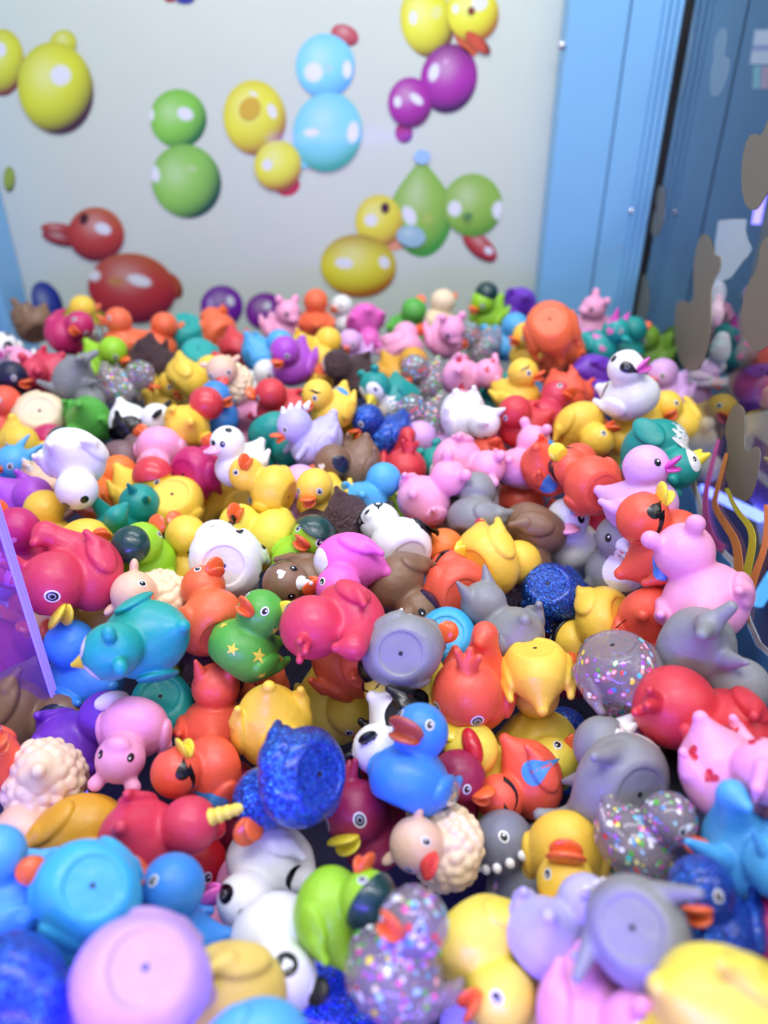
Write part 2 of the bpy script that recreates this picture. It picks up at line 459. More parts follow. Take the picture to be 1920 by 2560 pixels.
def decal(kind, spec):
    """spec = (form, where, az, el, size, size_y, rot, off)"""
    key = (kind, spec)
    if key in _dec: return _dec[key]
    form, where, az, el, sx, sy, rot, off = spec
    sh = SHAPES[kind]
    c = HC if where == 'h' else (-0.02, 0, 0.40)
    p, n, x, y = frame(sh, c, az, el)
    cr, sr = math.cos(R(rot)), math.sin(R(rot))
    if form.startswith('line') or form == 'moon':
        m = 9; t = np.linspace(0, 1, m)
        if form == 'moon': cx = np.cos((t - 0.5) * 2.6) - 0.6; cy = np.sin((t - 0.5) * 2.6); w = 0.36 * np.sin(np.pi * np.clip(t, 0.04, 0.96))
        elif form == 'linecurl': cx = -1 + 2 * t; cy = 0.5 * np.sin(t * 3.4); w = 0.22 * (1.05 - t)
        else: cx = -1 + 2 * t; cy = 0.12 * np.sin(t * 5); w = 0.16 * np.sin(np.pi * np.clip(t, 0.06, 0.94))
        c2 = np.stack([cx, cy], 1); tg = np.gradient(c2, axis=0); tg /= np.linalg.norm(tg, axis=1, keepdims=True)
        nn = np.stack([-tg[:, 1], tg[:, 0]], 1)
        pts = np.concatenate([c2 + nn * w[:, None], c2 - nn * w[:, None], c2])
        F = []
        for i in range(m - 1):
            F += [(2 * m + i, 2 * m + i + 1, i + 1, i), (m + i, m + i + 1, 2 * m + i + 1, 2 * m + i)]
        F = np.array(F)
    else:
        o = outline(form); k = len(o)
        rings = [0.3, 0.6, 0.85, 1.0]
        pts = np.concatenate([o * r for r in rings] + [np.zeros((1, 2))])
        F = []
        for i in range(k):
            j = (i + 1) % k
            F.append((len(pts) - 1, i, j, j))
            for q in range(len(rings) - 1):
                F.append((q * k + i, (q + 1) * k + i, (q + 1) * k + j, q * k + j))
        F = np.array(F)
    u = pts[:, 0] * sx; v = pts[:, 1] * sy
    uu = u * cr - v * sr; vv = u * sr + v * cr
    Q = p + uu[:, None] * x + vv[:, None] * y
    Q = project(sh, Q, n, off)
    N = sh.grad(Q)
    if F.shape[1] == 4 and form != 'line':
        tri = F[:, 2] == F[:, 3]
    else: tri = np.zeros(len(F), bool)
    T = np.concatenate([F[tri][:, :3], F[~tri][:, [0, 1, 2]], F[~tri][:, [0, 2, 3]]])
    # keep the winding outward
    fn = np.cross(Q[T[:, 1]] - Q[T[:, 0]], Q[T[:, 2]] - Q[T[:, 0]])
    flip = (fn * N[T[:, 0]]).sum(1) < 0
    T[flip] = T[flip][:, ::-1]
    me = mesh_np('mark', Q, T, N)
    _dec[key] = me
    return me
CONF = ['E85AA8', '4E9AE0', '5CB83C', 'F2F2F2', 'E04848', 'F0E050', 'B060D0', '50C8D8']
_conf = {}
def confetti_mesh(kind, n=420, seed=1):
    key = (kind, n, seed)
    if key in _conf: return _conf[key]
    sh = SHAPES[kind]; r = np.random.default_rng(seed)
    d = r.normal(size=(n, 3)); d /= np.linalg.norm(d, axis=1, keepdims=True)
    P = np.where((r.random(n) < 0.33)[:, None], A(*HC) + d * 0.33, A(-0.03, 0, 0.40) + d * A(0.50, 0.45, 0.40))
    for _ in range(6):
        g = sh.grad(P); P = P - g * (sh.sdf(P) - 0.004)[:, None]
    N = sh.grad(P)
    keep = P[:, 2] > 0.11; P = P[keep]; N = N[keep]
    V = []; F = []; C = []
    for p, nn in zip(P, N):
        a = np.cross(nn, A(0.3, 0.5, 0.8)); a /= np.linalg.norm(a); b = np.cross(nn, a)
        s = r.uniform(0.018, 0.040); s2 = s * r.uniform(0.6, 1.0); ph = r.uniform(0, 6.28)
        b0 = len(V); col = lin(CONF[r.integers(len(CONF))])
        k = 7
        V.append(p + nn * 0.004); C.append(col if r.random() < 0.6 else (0.85, 0.85, 0.85))
        for i in range(k):
            t = ph + i * 6.283 / k
            V.append(p + a * s * math.cos(t) + b * s2 * math.sin(t)); C.append(col)
        F += [(b0, b0 + 1 + i, b0 + 1 + (i + 1) % k) for i in range(k)]
    me = mesh_np('confetti', np.array(V), np.array(F))
    at = me.attributes.new('ink', 'FLOAT_COLOR', 'POINT')
    at.data.foreach_set('color', np.concatenate([np.array(C), np.ones((len(C), 1))], 1).astype(np.float32).ravel())
    _conf[key] = me
    return me

# ------------------------------------------------------------------ scene objects
def tag(o, label=None, cat=None, group=None, kind=None):
    if label: o['label'] = label
    if cat: o['category'] = cat
    if group: o['group'] = group
    if kind: o['kind'] = kind
    return o
def put(name, me, mat, parent=None):
    o = bpy.data.objects.new(name, me); COL.objects.link(o)
    if not me.materials: me.materials.append(None)
    o.material_slots[0].link = 'OBJECT'; o.material_slots[0].material = mat
    if parent: o.parent = parent
    return o
# ------------------------------------------------------------------ the cabinet
def simple(name, hexc, rough=0.4, metallic=0.0, coat=0.0, noise=0.03, g=1.0):
    k = ('simple', name)
    if k in _m: return _m[k]
    m, nt, p = principled(name); N = nt.nodes.new; Lk = nt.links.new
    c = lin(hexc, g)
    tc = N('ShaderNodeTexCoord'); nz = N('ShaderNodeTexNoise'); nz.inputs['Scale'].default_value = 9; nz.inputs['Detail'].default_value = 6
    Lk(tc.outputs['Object'], nz.inputs['Vector'])
    mp = N('ShaderNodeMapRange'); mp.inputs['To Min'].default_value = 1 - noise; mp.inputs['To Max'].default_value = 1 + noise
    Lk(nz.outputs[0], mp.inputs[0])
    hs = N('ShaderNodeHueSaturation'); hs.inputs['Color'].default_value = (*c, 1); Lk(mp.outputs[0], hs.inputs['Value'])
    Lk(hs.outputs[0], p.inputs['Base Color'])
    mr = N('ShaderNodeMapRange'); mr.inputs['To Min'].default_value = rough - 0.05; mr.inputs['To Max'].default_value = rough + 0.08
    Lk(nz.outputs[0], mr.inputs[0]); Lk(mr.outputs[0], p.inputs['Roughness'])
    p.inputs['Metallic'].default_value = metallic; p.inputs['Coat Weight'].default_value = coat; p.inputs['Coat Roughness'].default_value = 0.1
    _m[k] = m; return m
def emit(name, col, s):
    m, nt, p = principled(name); p.inputs['Base Color'].default_value = (*col, 1)
    p.inputs['Emission Color'].default_value = (*col, 1); p.inputs['Emission Strength'].default_value = s
    return m
import bmesh
def box_mesh(name, lo, hi, bevel=0.0):
    bm = bmesh.new(); bmesh.ops.create_cube(bm, size=1)
    for v in bm.verts: v.co = [lo[i] + (v.co[i] + 0.5) * (hi[i] - lo[i]) for i in range(3)]
    if bevel: bmesh.ops.bevel(bm, geom=bm.edges[:], offset=bevel, segments=3, affect='EDGES', profile=0.6)
    me = bpy.data.meshes.new(name); bm.to_mesh(me); bm.free(); me.materials.append(None); return me
def slab(name, corners, thick, n):
    """a flat sheet given by its outline (world points), extruded by thick along -n"""
    bm = bmesh.new(); n = Vector(n).normalized()
    f = bm.faces.new([bm.verts.new(c) for c in corners]); f.normal_update()
    if f.normal.dot(n) < 0: bmesh.ops.reverse_faces(bm, faces=[f])
    r = bmesh.ops.extrude_face_region(bm, geom=[f])
    vs = [v for v in r['geom'] if isinstance(v, bmesh.types.BMVert)]
    bmesh.ops.translate(bm, verts=[v for v in bm.verts if v not in vs], vec=-n * thick)
    bmesh.ops.recalc_face_normals(bm, faces=bm.faces[:])
    me = bpy.data.meshes.new(name); bm.to_mesh(me); bm.free(); me.materials.append(None); return me
def mball(name, blobs, cell, mat, parent=None):
    """one smooth body out of ellipsoids given in world units"""
    fs = [ell(c, r) for c, r in blobs]
    s = Shape([('b', f, 0.012) for f in fs], False)
    C = np.array([c for c, _ in blobs]); Rr = np.array([r for _, r in blobs])
    P, F = nets(s, C.min(0) - Rr.max() * 1.15, C.max(0) + Rr.max() * 1.15, cell)
    return put(name, mesh_np(name, P, F, s.grad(P, 0.002)), mat, parent)

WY = 1.02                                                    # back wall
deck = put('bin_deck', box_mesh('bin_deck', (-0.75, -0.05, 0.09), (0.45, WY + 0.05, 0.13)), simple('bin_deck', '24244C', 0.5)); tag(deck, kind='structure')
wall = put('back_wall', box_mesh('back_wall', (-0.80, WY, -0.1), (0.335, WY + 0.03, 1.30)), simple('printed_panel', 'CFDACF', 0.36, coat=0.15)); tag(wall, kind='structure')
sidewall = put('side_wall', box_mesh('side_wall', (-0.80, -0.3, -0.1), (-0.77, WY, 1.30)), simple('printed_panel', 'C9D2CE')); tag(sidewall, kind='structure')

# -- the print on the back wall: flat ink, discs with the print's own shading
def ink_disc(cx, cy, rx, ry, rot, c, dark=None, layer=1, top=None, dx=0.35, dy=0.8, drop=0.0, lights=()):
    nr, na = (34, 88) if lights and rx > 40 else (10, 40)
    V = []; C = []
    c = np.minimum(0.92, np.array(lin(c)) * 1.4); dk = np.array(lin(dark)) if dark else c; tp = np.array(lin(top)) if top else None
    cr, sr = math.cos(R(rot)), math.sin(R(rot))
    for i in range(nr + 1):
        for j in range(na if i else 1):
            t = 2 * math.pi * j / na; q = i / nr
            u = q * math.cos(t); v = q * math.sin(t)
            w = 1.0 - drop * max(0, -v) ** 1.5
            x = u * rx * w; y = v * ry
            px = cx + x * cr - y * sr; py = cy + x * sr + y * cr
            V.append(list(on_y(px, py, WY - 0.0006 * layer)))
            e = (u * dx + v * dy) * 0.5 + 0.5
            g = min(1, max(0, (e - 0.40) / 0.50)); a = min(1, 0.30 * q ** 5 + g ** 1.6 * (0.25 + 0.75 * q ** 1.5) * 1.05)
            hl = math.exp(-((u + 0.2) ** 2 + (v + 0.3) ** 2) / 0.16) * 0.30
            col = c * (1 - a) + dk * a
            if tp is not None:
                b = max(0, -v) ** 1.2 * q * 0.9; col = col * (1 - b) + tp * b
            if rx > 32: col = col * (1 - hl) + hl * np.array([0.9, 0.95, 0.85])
            for (lx, ly, la, lb, lr, lc) in lights:
                c2, s2 = math.cos(R(lr)), math.sin(R(lr)); ex, ey = px - lx, py - ly
                rr = math.hypot((ex * c2 + ey * s2) / la, (-ex * s2 + ey * c2) / lb)
                f = min(1, max(0, (1.25 - rr) / 0.5)); f = f * f * (3 - 2 * f)
                col = col * (1 - f) + np.array(lin(lc)) * f
            C.append(col)
    F = []
    for j in range(na):
        F.append((0, 1 + j, 1 + (j + 1) % na))
    for i in range(1, nr):
        a = 1 + (i - 1) * na; b = 1 + i * na
        for j in range(na):
            k = (j + 1) % na
            F.append((a + j, b + j, b + k)); F.append((a + j, b + k, a + k))
    return V, F, C
def printed(label, discs):
    V = []; F = []; C = []
    lights = [d[:6] for d in discs if d[5] in ('E6EAF4', 'B4D890', 'A8DAF8', 'E4E690', 'C88A5A', 'A8C05A', 'B8A0DC', 'E0A8E0')]
    for i, d in enumerate(discs):
        if d[:6] in lights: continue
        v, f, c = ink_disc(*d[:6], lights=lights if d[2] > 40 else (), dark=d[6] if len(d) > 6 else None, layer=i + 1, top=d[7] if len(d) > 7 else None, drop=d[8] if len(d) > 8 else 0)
        b = len(V); V += v; F += [(x + b, y + b, z + b) for x, y, z in f]; C += c
    F = np.array(F); V = np.array(V)
    n = np.cross(V[F[:, 1]] - V[F[:, 0]], V[F[:, 2]] - V[F[:, 0]]); bad = n[:, 1] > 0; F[bad] = F[bad][:, ::-1]
    me = mesh_np('printed_duck', V, F)
    at = me.attributes.new('ink', 'FLOAT_COLOR', 'POINT')
    at.data.foreach_set('color', np.concatenate([np.array(C), np.ones((len(C), 1))], 1).astype(np.float32).ravel())
    o = put('printed_duck', me, attr_mat('print_ink', 0.36, 0.15), wall); o['label'] = label
def z5(*a): return tuple((x * .5787) for x in a)
def q5(x, y, rx, ry, rot, *r): return (x * .5787, y * .5787, rx * .5787, ry * .5787, rot, *r)
def q6(x, y, rx, ry, rot, *r): return (760 + x * .446, y * .446, rx * .446, ry * .446, rot, *r)
YD, GD = '6A3A22', '1D6A34'
WH = 'E6EAF4'
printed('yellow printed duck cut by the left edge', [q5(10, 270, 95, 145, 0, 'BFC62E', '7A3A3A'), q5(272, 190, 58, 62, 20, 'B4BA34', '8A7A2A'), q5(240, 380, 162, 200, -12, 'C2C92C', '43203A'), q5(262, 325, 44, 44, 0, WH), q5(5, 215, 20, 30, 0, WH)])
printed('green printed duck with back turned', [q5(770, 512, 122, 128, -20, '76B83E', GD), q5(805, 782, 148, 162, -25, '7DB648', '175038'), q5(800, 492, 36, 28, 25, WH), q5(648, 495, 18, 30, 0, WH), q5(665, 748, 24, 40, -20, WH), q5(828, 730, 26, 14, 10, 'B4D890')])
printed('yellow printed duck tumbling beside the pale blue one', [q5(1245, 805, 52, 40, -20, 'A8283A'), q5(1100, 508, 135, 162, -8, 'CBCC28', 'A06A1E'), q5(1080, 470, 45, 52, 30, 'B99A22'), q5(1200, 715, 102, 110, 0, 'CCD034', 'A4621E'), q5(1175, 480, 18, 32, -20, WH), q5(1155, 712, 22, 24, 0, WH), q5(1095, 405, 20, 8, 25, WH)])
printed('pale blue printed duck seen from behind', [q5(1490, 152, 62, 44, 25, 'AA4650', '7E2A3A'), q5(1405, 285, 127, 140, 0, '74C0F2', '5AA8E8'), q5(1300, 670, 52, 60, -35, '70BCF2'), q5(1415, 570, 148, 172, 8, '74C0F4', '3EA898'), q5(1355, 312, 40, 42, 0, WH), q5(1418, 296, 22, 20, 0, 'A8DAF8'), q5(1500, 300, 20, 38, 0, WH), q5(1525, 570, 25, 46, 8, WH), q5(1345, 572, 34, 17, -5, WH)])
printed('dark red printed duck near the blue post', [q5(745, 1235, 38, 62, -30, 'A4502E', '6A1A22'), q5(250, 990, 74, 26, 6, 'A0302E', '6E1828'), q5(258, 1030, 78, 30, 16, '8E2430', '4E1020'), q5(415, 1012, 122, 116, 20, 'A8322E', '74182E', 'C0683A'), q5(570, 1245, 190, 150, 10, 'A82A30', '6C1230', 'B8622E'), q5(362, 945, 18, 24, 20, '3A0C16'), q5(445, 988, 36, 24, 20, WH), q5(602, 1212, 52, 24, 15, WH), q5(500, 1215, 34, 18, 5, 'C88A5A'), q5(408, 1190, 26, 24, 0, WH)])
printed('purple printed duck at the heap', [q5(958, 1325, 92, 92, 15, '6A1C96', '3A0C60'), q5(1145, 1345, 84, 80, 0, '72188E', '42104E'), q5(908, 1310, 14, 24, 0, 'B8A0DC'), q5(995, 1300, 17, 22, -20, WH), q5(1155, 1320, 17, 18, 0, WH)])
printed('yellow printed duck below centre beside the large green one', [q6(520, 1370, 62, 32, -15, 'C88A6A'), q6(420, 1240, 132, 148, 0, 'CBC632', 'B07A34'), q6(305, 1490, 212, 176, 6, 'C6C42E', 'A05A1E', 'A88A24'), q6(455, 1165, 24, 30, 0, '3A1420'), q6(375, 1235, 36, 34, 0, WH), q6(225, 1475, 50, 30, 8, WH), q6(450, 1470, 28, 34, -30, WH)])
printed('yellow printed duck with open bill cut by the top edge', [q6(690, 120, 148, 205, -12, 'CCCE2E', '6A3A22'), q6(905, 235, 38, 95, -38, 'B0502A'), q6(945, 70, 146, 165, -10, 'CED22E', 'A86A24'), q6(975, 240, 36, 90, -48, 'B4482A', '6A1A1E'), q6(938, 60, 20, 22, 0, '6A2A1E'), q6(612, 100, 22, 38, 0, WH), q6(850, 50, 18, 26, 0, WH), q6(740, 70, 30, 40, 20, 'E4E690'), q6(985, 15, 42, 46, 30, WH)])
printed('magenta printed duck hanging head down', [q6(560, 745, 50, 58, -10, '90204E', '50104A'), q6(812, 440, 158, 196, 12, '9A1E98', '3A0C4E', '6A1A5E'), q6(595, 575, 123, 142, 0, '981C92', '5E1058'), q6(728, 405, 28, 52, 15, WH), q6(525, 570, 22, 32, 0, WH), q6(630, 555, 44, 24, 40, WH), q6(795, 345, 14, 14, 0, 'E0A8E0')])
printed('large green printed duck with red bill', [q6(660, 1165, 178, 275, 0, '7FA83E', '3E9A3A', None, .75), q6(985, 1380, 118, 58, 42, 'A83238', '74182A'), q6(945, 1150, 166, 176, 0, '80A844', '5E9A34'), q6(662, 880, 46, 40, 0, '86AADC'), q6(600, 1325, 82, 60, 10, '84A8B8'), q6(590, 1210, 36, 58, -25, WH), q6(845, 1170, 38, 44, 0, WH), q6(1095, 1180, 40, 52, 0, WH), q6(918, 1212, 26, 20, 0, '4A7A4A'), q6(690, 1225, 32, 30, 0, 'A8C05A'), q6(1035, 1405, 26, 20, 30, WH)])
printed('navy and red printed duck cut by the top edge', [q5(735, -6, 26, 16, 0, '8A2A3A'), q5(800, -8, 42, 24, 0, '1E2A86')])
printed('navy printed duck behind the left post', [q5(205, 1310, 62, 100, -25, '1E2E86', '12184E')])
printed('dull yellow printed duck half buried by the heap', [q5(365, 1375, 92, 82, 0, 'BDB62C', '8A7420')])
printed('olive printed duck behind the left post', [q5(40, 775, 26, 56, 0, '8A9A3A', '4A5A2A')])

# -- blue corner posts
BLUE = simple('blue_powder_coat', '7FBCEA', 0.38, coat=0.1)
def px_x(px, py, Y): return on_y(px, py, Y).x
post = bpy.data.objects.new('corner_post', None); COL.objects.link(post); post.location = (0, 0, 0)
tag(post, 'light blue metal corner post at the far right, beside the glass', 'post', 'blue corner posts of the cabinet')
PY = 0.985
xa, xs, xr, xb = px_x(1384, 400, PY), px_x(1524, 400, PY), px_x(1598, 400, PY), px_x(1640, 400, PY)
put('panel', box_mesh('panel', (xa, PY, 0.0), (xs - 0.0008, WY - 0.001, 1.28), 0.0012), BLUE, post)
put('panel', box_mesh('panel', (xs + 0.0008, PY - 0.001, 0.0), (xr, WY - 0.001, 1.28), 0.0012), BLUE, post)
put('seam', box_mesh('seam', (xs - 0.002, PY + 0.004, 0.0), (xs + 0.002, PY + 0.006, 1.28)), simple('dark_gap', '10142A'), post)
w3 = (xb - xr) / 3
for i in range(3):
    put('trim', box_mesh('trim', (xr + 0.0004 + i * w3, PY - 0.004 - 0.003 * i, 0.0), (xr - 0.0004 + (i + 1) * w3, WY - 0.001, 1.28), 0.0016), BLUE, post)
put('gasket', box_mesh('gasket', (xb, PY - 0.012, 0.0), (xb + 0.006, WY - 0.001, 1.28), 0.001), simple('black_rubber', '0A0A0E', 0.6), post)
def screw(px, py, Y, r):
    s = Shape([('screw', ell((0, 0, 0), (r, r * 0.7, r)), 0)], False)
    P, F = nets(s, (-r * 1.3,) * 3, (r * 1.3,) * 3, r / 5)
    o = put('screw', mesh_np('screw', P, F, s.grad(P, r / 10)), metal(), post); o.location = on_y(px, py, Y)
screw(1405, 115, PY, 0.0045); screw(1580, 528, PY - 0.001, 0.0042); screw(1549, 618, PY, 0.002)
lpost = bpy.data.objects.new('corner_post', None); COL.objects.link(lpost)
tag(lpost, 'light blue metal corner post at the far left edge', 'post', 'blue corner posts of the cabinet')
LY = 0.955
xl = px_x(88, 826, WY)
put('panel', box_mesh('panel', (xl - 0.16, LY, 0.0), (xl - 0.012, WY - 0.001, 1.28), 0.0012), BLUE, lpost)
put('trim', box_mesh('trim', (xl - 0.0116, LY - 0.004, 0.0), (xl, WY - 0.001, 1.28), 0.003), BLUE, lpost)

# -- the right-hand glass with its stickers
GA = Vector((xb + 0.004, PY - 0.012, 0)); GB = Vector((0.232, 0.42, 0))
gd = (GB - GA).normalized(); GN = Vector((gd.y, -gd.x, 0)).normalized()          # horizontal normal
if GN.x > 0: GN = -GN                                                            # points into the cabinet
GEND = GA + gd * 1.05
def on_glass(px, py, off=0.0):
    r = ray(px, py); p0 = GA + GN * off
    return CAMP + r * ((p0 - CAMP).dot(GN) / r.dot(GN))
glass, nt, p = principled('cabinet_glass')
nt.nodes.remove(p); N = nt.nodes.new; Lk = nt.links.new
out = nt.nodes['Material Output']
fr = N('ShaderNodeFresnel'); fr.inputs['IOR'].default_value = 1.5
tr = N('ShaderNodeBsdfTransparent'); tr.inputs[0].default_value = (0.93, 0.95, 0.95, 1)
gl = N('ShaderNodeBsdfGlossy'); gl.inputs['Roughness'].default_value = 0.0; gl.inputs[0].default_value = (1, 1, 1, 1)
gg = N('ShaderNodeNewGeometry'); iv = N('ShaderNodeMath'); iv.operation = 'SUBTRACT'; iv.inputs[0].default_value = 1.0; Lk(gg.outputs['Backfacing'], iv.inputs[1])
mu = N('ShaderNodeMath'); mu.operation = 'MULTIPLY'; Lk(fr.outputs[0], mu.inputs[0]); Lk(iv.outputs[0], mu.inputs[1])
mx = N('ShaderNodeMixShader'); Lk(mu.outputs[0], mx.inputs[0]); Lk(tr.outputs[0], mx.inputs[1]); Lk(gl.outputs[0], mx.inputs[2]); Lk(mx.outputs[0], out.inputs[0])
pane = put('glass_pane', slab('glass_pane', [GA + Vector((0, 0, 0.0)), GEND + Vector((0, 0, 0.0)), GEND + Vector((0, 0, 1.28)), GA + Vector((0, 0, 1.28))], 0.005, GN), glass)
tag(pane, 'clear glass side pane at the right with duck stickers and stripes', 'glass pane')
def z7(pts): return [(1360 + x * .3617, y * .3617) for x, y in pts]
def z4(pts): return [(1400 + x * .3134, 720 + y * .3134) for x, y in pts]
def z8(pts): return [(1400 + x * .3134, 1180 + y * .3134) for x, y in pts]
def smooth_loop(pts, n=2):
    for _ in range(n):
        o = []
        for i in range(len(pts)):
            a = pts[i]; b = pts[(i + 1) % len(pts)]
            o += [(a[0] * .75 + b[0] * .25, a[1] * .75 + b[1] * .25), (a[0] * .25 + b[0] * .75, a[1] * .25 + b[1] * .75)]
        pts = o
    return pts
OLIVE = simple('sticker_back', '746C58', 0.5, noise=0.05)
def sticker(name, pts, mat, off=-0.0056, th=0.0004, sm=2):
    me = slab(name, [on_glass(x, y, off) for x, y in (smooth_loop(pts, sm) if sm else pts)], th, GN)
    return put(name, me, mat, pane)
for pts in (z7([(945, -60), (1020, -60), (1030, 250), (990, 500), (920, 740), (860, 785), (825, 770), (850, 560), (890, 330), (915, 250)]),
            z7([(1240, 190), (1260, 215), (1258, 300), (1240, 400), (1285, 395), (1270, 520), (1225, 640), (1180, 675), (1145, 650), (1150, 500), (1175, 400), (1170, 300), (1210, 200)]),
            z7([(805, 1278), (830, 1300), (825, 1400), (825, 1500), (800, 1610), (765, 1642), (735, 1610), (745, 1500), (780, 1440), (770, 1390), (785, 1310)]),
            [(1752, 582), (1775, 590), (1785, 640), (1802, 640), (1800, 672), (1778, 710), (1776, 760), (1777, 830), (1765, 890), (1745, 925), (1720, 930), (1698, 905), (1686, 850), (1686, 780), (1692, 752), (1712, 750), (1716, 760), (1735, 750), (1732, 690), (1737, 630)],
            z7([(1600, 760), (1548, 820), (1500, 950), (1450, 915), (1400, 960), (1370, 1080), (1360, 1250), (1380, 1400), (1430, 1455), (1480, 1450), (1548, 1320), (1620, 1200)]),
            [(1950, 580), (1902, 595), (1895, 670), (1868, 710), (1852, 770), (1855, 830), (1875, 870), (1898, 880), (1920, 862), (1950, 840)],
            z4([(1420, 920), (1470, 960), (1475, 1100), (1465, 1230), (1480, 1300), (1520, 1300), (1560, 1255), (1600, 1290), (1590, 1420), (1540, 1640), (1490, 1705), (1420, 1690), (1340, 1600), (1310, 1400), (1340, 1260), (1310, 1150), (1330, 1050), (1380, 940)]),
            [(1726, 1181), (1738, 1192), (1741, 1230), (1740, 1270), (1735, 1295), (1720, 1282), (1700, 1265), (1698, 1220), (1712, 1190)],
            z7([(680, 1860), (720, 1990), (725, 2080), (690, 2250), (640, 2400), (600, 2350), (640, 2000)])):
    sticker('duck_sticker', pts, OLIVE, off=-0.0056 if max(q[1] for q in pts) < 300 else 0.0006)
wave = [(1065, 60), (1085, 110), (1120, 200), (1150, 420), (1200, 560), (1300, 610), (1390, 700), (1450, 830), (1480, 1000), (1520, 1180), (1600, 1360), (1700, 1450), (1800, 1480)]
inner = [(x - 38, y + 26) for x, y in wave]
low = [(1800, 1900), (700, 1900), (600, 1200), (700, 500), (900, 300), (985, 60)]
sticker('white_border', z8(wave + low), simple('white_vinyl', 'DDE2EC', 0.4), off=0.0005, th=0.0003, sm=0)
sticker('blue_wave', z8(inner + low), simple('blue_vinyl', '4A8CD4', 0.4), off=0.0010, th=0.0003, sm=0)
def band(name, pts, w, mat):
    L = []; Rr = []
    n = len(pts)
    d = []
    for _ in range(2):
        q = [pts[0]]
        for i in range(len(pts) - 1):
            a, b = pts[i], pts[i + 1]
            q += [(a[0] * .75 + b[0] * .25, a[1] * .75 + b[1] * .25), (a[0] * .25 + b[0] * .75, a[1] * .25 + b[1] * .75)]
        pts = q + [pts[-1]]
    for i, (x, y) in enumerate(pts):
        a = pts[max(0, i - 1)]; b = pts[min(len(pts) - 1, i + 1)]
        tx, ty = b[0] - a[0], b[1] - a[1]; l = math.hypot(tx, ty) or 1
        ww = w * (0.35 + 0.65 * i / len(pts))
        L.append((x - ty / l * ww, y + tx / l * ww)); Rr.append((x + ty / l * ww, y - tx / l * ww))
    V = [on_glass(*q, 0.0014) for q in L] + [on_glass(*q, 0.0014) for q in Rr]
    m = len(L); V2 = [v - GN * 0.0002 for v in V]
    F = [(i, i + 1, m + i + 1, m + i) for i in range(m - 1)]
    k = 2 * m
    F += [(k + m + i, k + m + i + 1, k + i + 1, k + i) for i in range(m - 1)]
    F += [(i + 1, i, k + i, k + i + 1) for i in range(m - 1)] + [(m + i, m + i + 1, k + m + i + 1, k + m + i) for i in range(m - 1)]
    me = mesh_np(name, np.array([list(v) for v in V + V2]), np.array(F))
    me.polygons.foreach_set('use_smooth', np.zeros(len(me.polygons), dtype=bool))
    put(name, me, mat, pane)
band('rainbow_stripe', z8([(1262, -260), (1200, -20), (1160, 150), (1155, 350), (1210, 540), (1300, 615)]), 11, simple('pink_stripe', 'E868C0', 0.4))  # thin upper end is a painted LED reflection, joined to the printed stripe
band('rainbow_stripe', z8([(1330, -150), (1240, 180), (1228, 270), (1290, 380), (1400, 540), (1425, 720), (1425, 950)]), 13, simple('orange_stripe', 'F09A50', 0.4))  # printed stripe below, its upper end drawn in as a reflected LED line
band('rainbow_stripe', z8([(1325, 130), (1400, 300), (1530, 450), (1535, 600), (1470, 880), (1440, 1060)]), 13, simple('yellow_stripe', 'DCD23C', 0.4))
band('rainbow_stripe', z8([(1640, 260), (1650, 420), (1630, 620), (1560, 800), (1500, 1000), (1465, 1180)]), 13, simple('orange_stripe', 'F09A50', 0.4))

# -- what shows beyond the glass
hall = put('arcade_wall', box_mesh('arcade_wall', (2.4, -2.0, -0.8), (2.45, 5.0, 3.0)), simple('arcade_wall', '17152C', 0.7)); tag(hall, kind='structure')
hall2 = put('arcade_wall', box_mesh('arcade_wall', (0.5, 3.4, -0.8), (2.39, 3.45, 3.0)), simple('arcade_wall', '17152C', 0.7)); tag(hall2, kind='structure')
hfloor = put('arcade_floor', box_mesh('arcade_floor', (-2.0, -2.0, -0.85), (2.4, 3.4, -0.82)), simple('arcade_floor', '1C1A30', 0.3)); tag(hfloor, kind='structure')
def beyond(px, py, t):          # a point behind the glass, t times as far as the glass
    g = on_glass(px, py); return tuple(CAMP + (g - CAMP) * t)
def fuzz(name, hexc):
    m = simple(name, hexc, 0.95, noise=0.12); nt = m.node_tree; N = nt.nodes.new
    tc = N('ShaderNodeTexCoord'); n = N('ShaderNodeTexNoise'); n.inputs['Scale'].default_value = 420; n.inputs['Detail'].default_value = 4
    nt.links.new(tc.outputs['Object'], n.inputs['Vector'])
    b = N('ShaderNodeBump'); b.inputs['Strength'].default_value = 1.0; b.inputs['Distance'].default_value = 0.004
    nt.links.new(n.outputs[0], b.inputs['Height']); p = nt.nodes['Principled BSDF']; nt.links.new(b.outputs[0], p.inputs['Normal'])
    p.inputs['Sheen Weight'].default_value = 0.4
    return m
plush = fuzz('white_plush', 'E4D8DC')
T1 = 1.25
def pr(px, py, r, t=T1, sq=(1, 1, 1)):
    c = beyond(px, py, t); d = (Vector(c) - CAMP).length; rr = r / FPX * d * 0.95
    return (c, (rr * sq[0], rr * sq[1], rr * sq[2]))
card = z7([(1205, 1525), (1300, 1514), (1400, 1515), (1395, 1600), (1412, 1660), (1440, 1720), (1410, 1770), (1380, 1800), (1290, 1920), (1230, 1942), (1155, 1950), (1205, 1890), (1222, 1840), (1215, 1775), (1180, 1775), (1182, 1680)])
cc = [Vector(beyond(x, y, T1)) for x, y in card]
o = put('paper_sheet', slab('paper_sheet', cc, 0.0015, (CAMP - cc[0])), simple('white_paper', 'F2E8E6', 0.7))
tag(o, 'torn white paper sheet beyond the glass between two large duck stickers', 'paper')
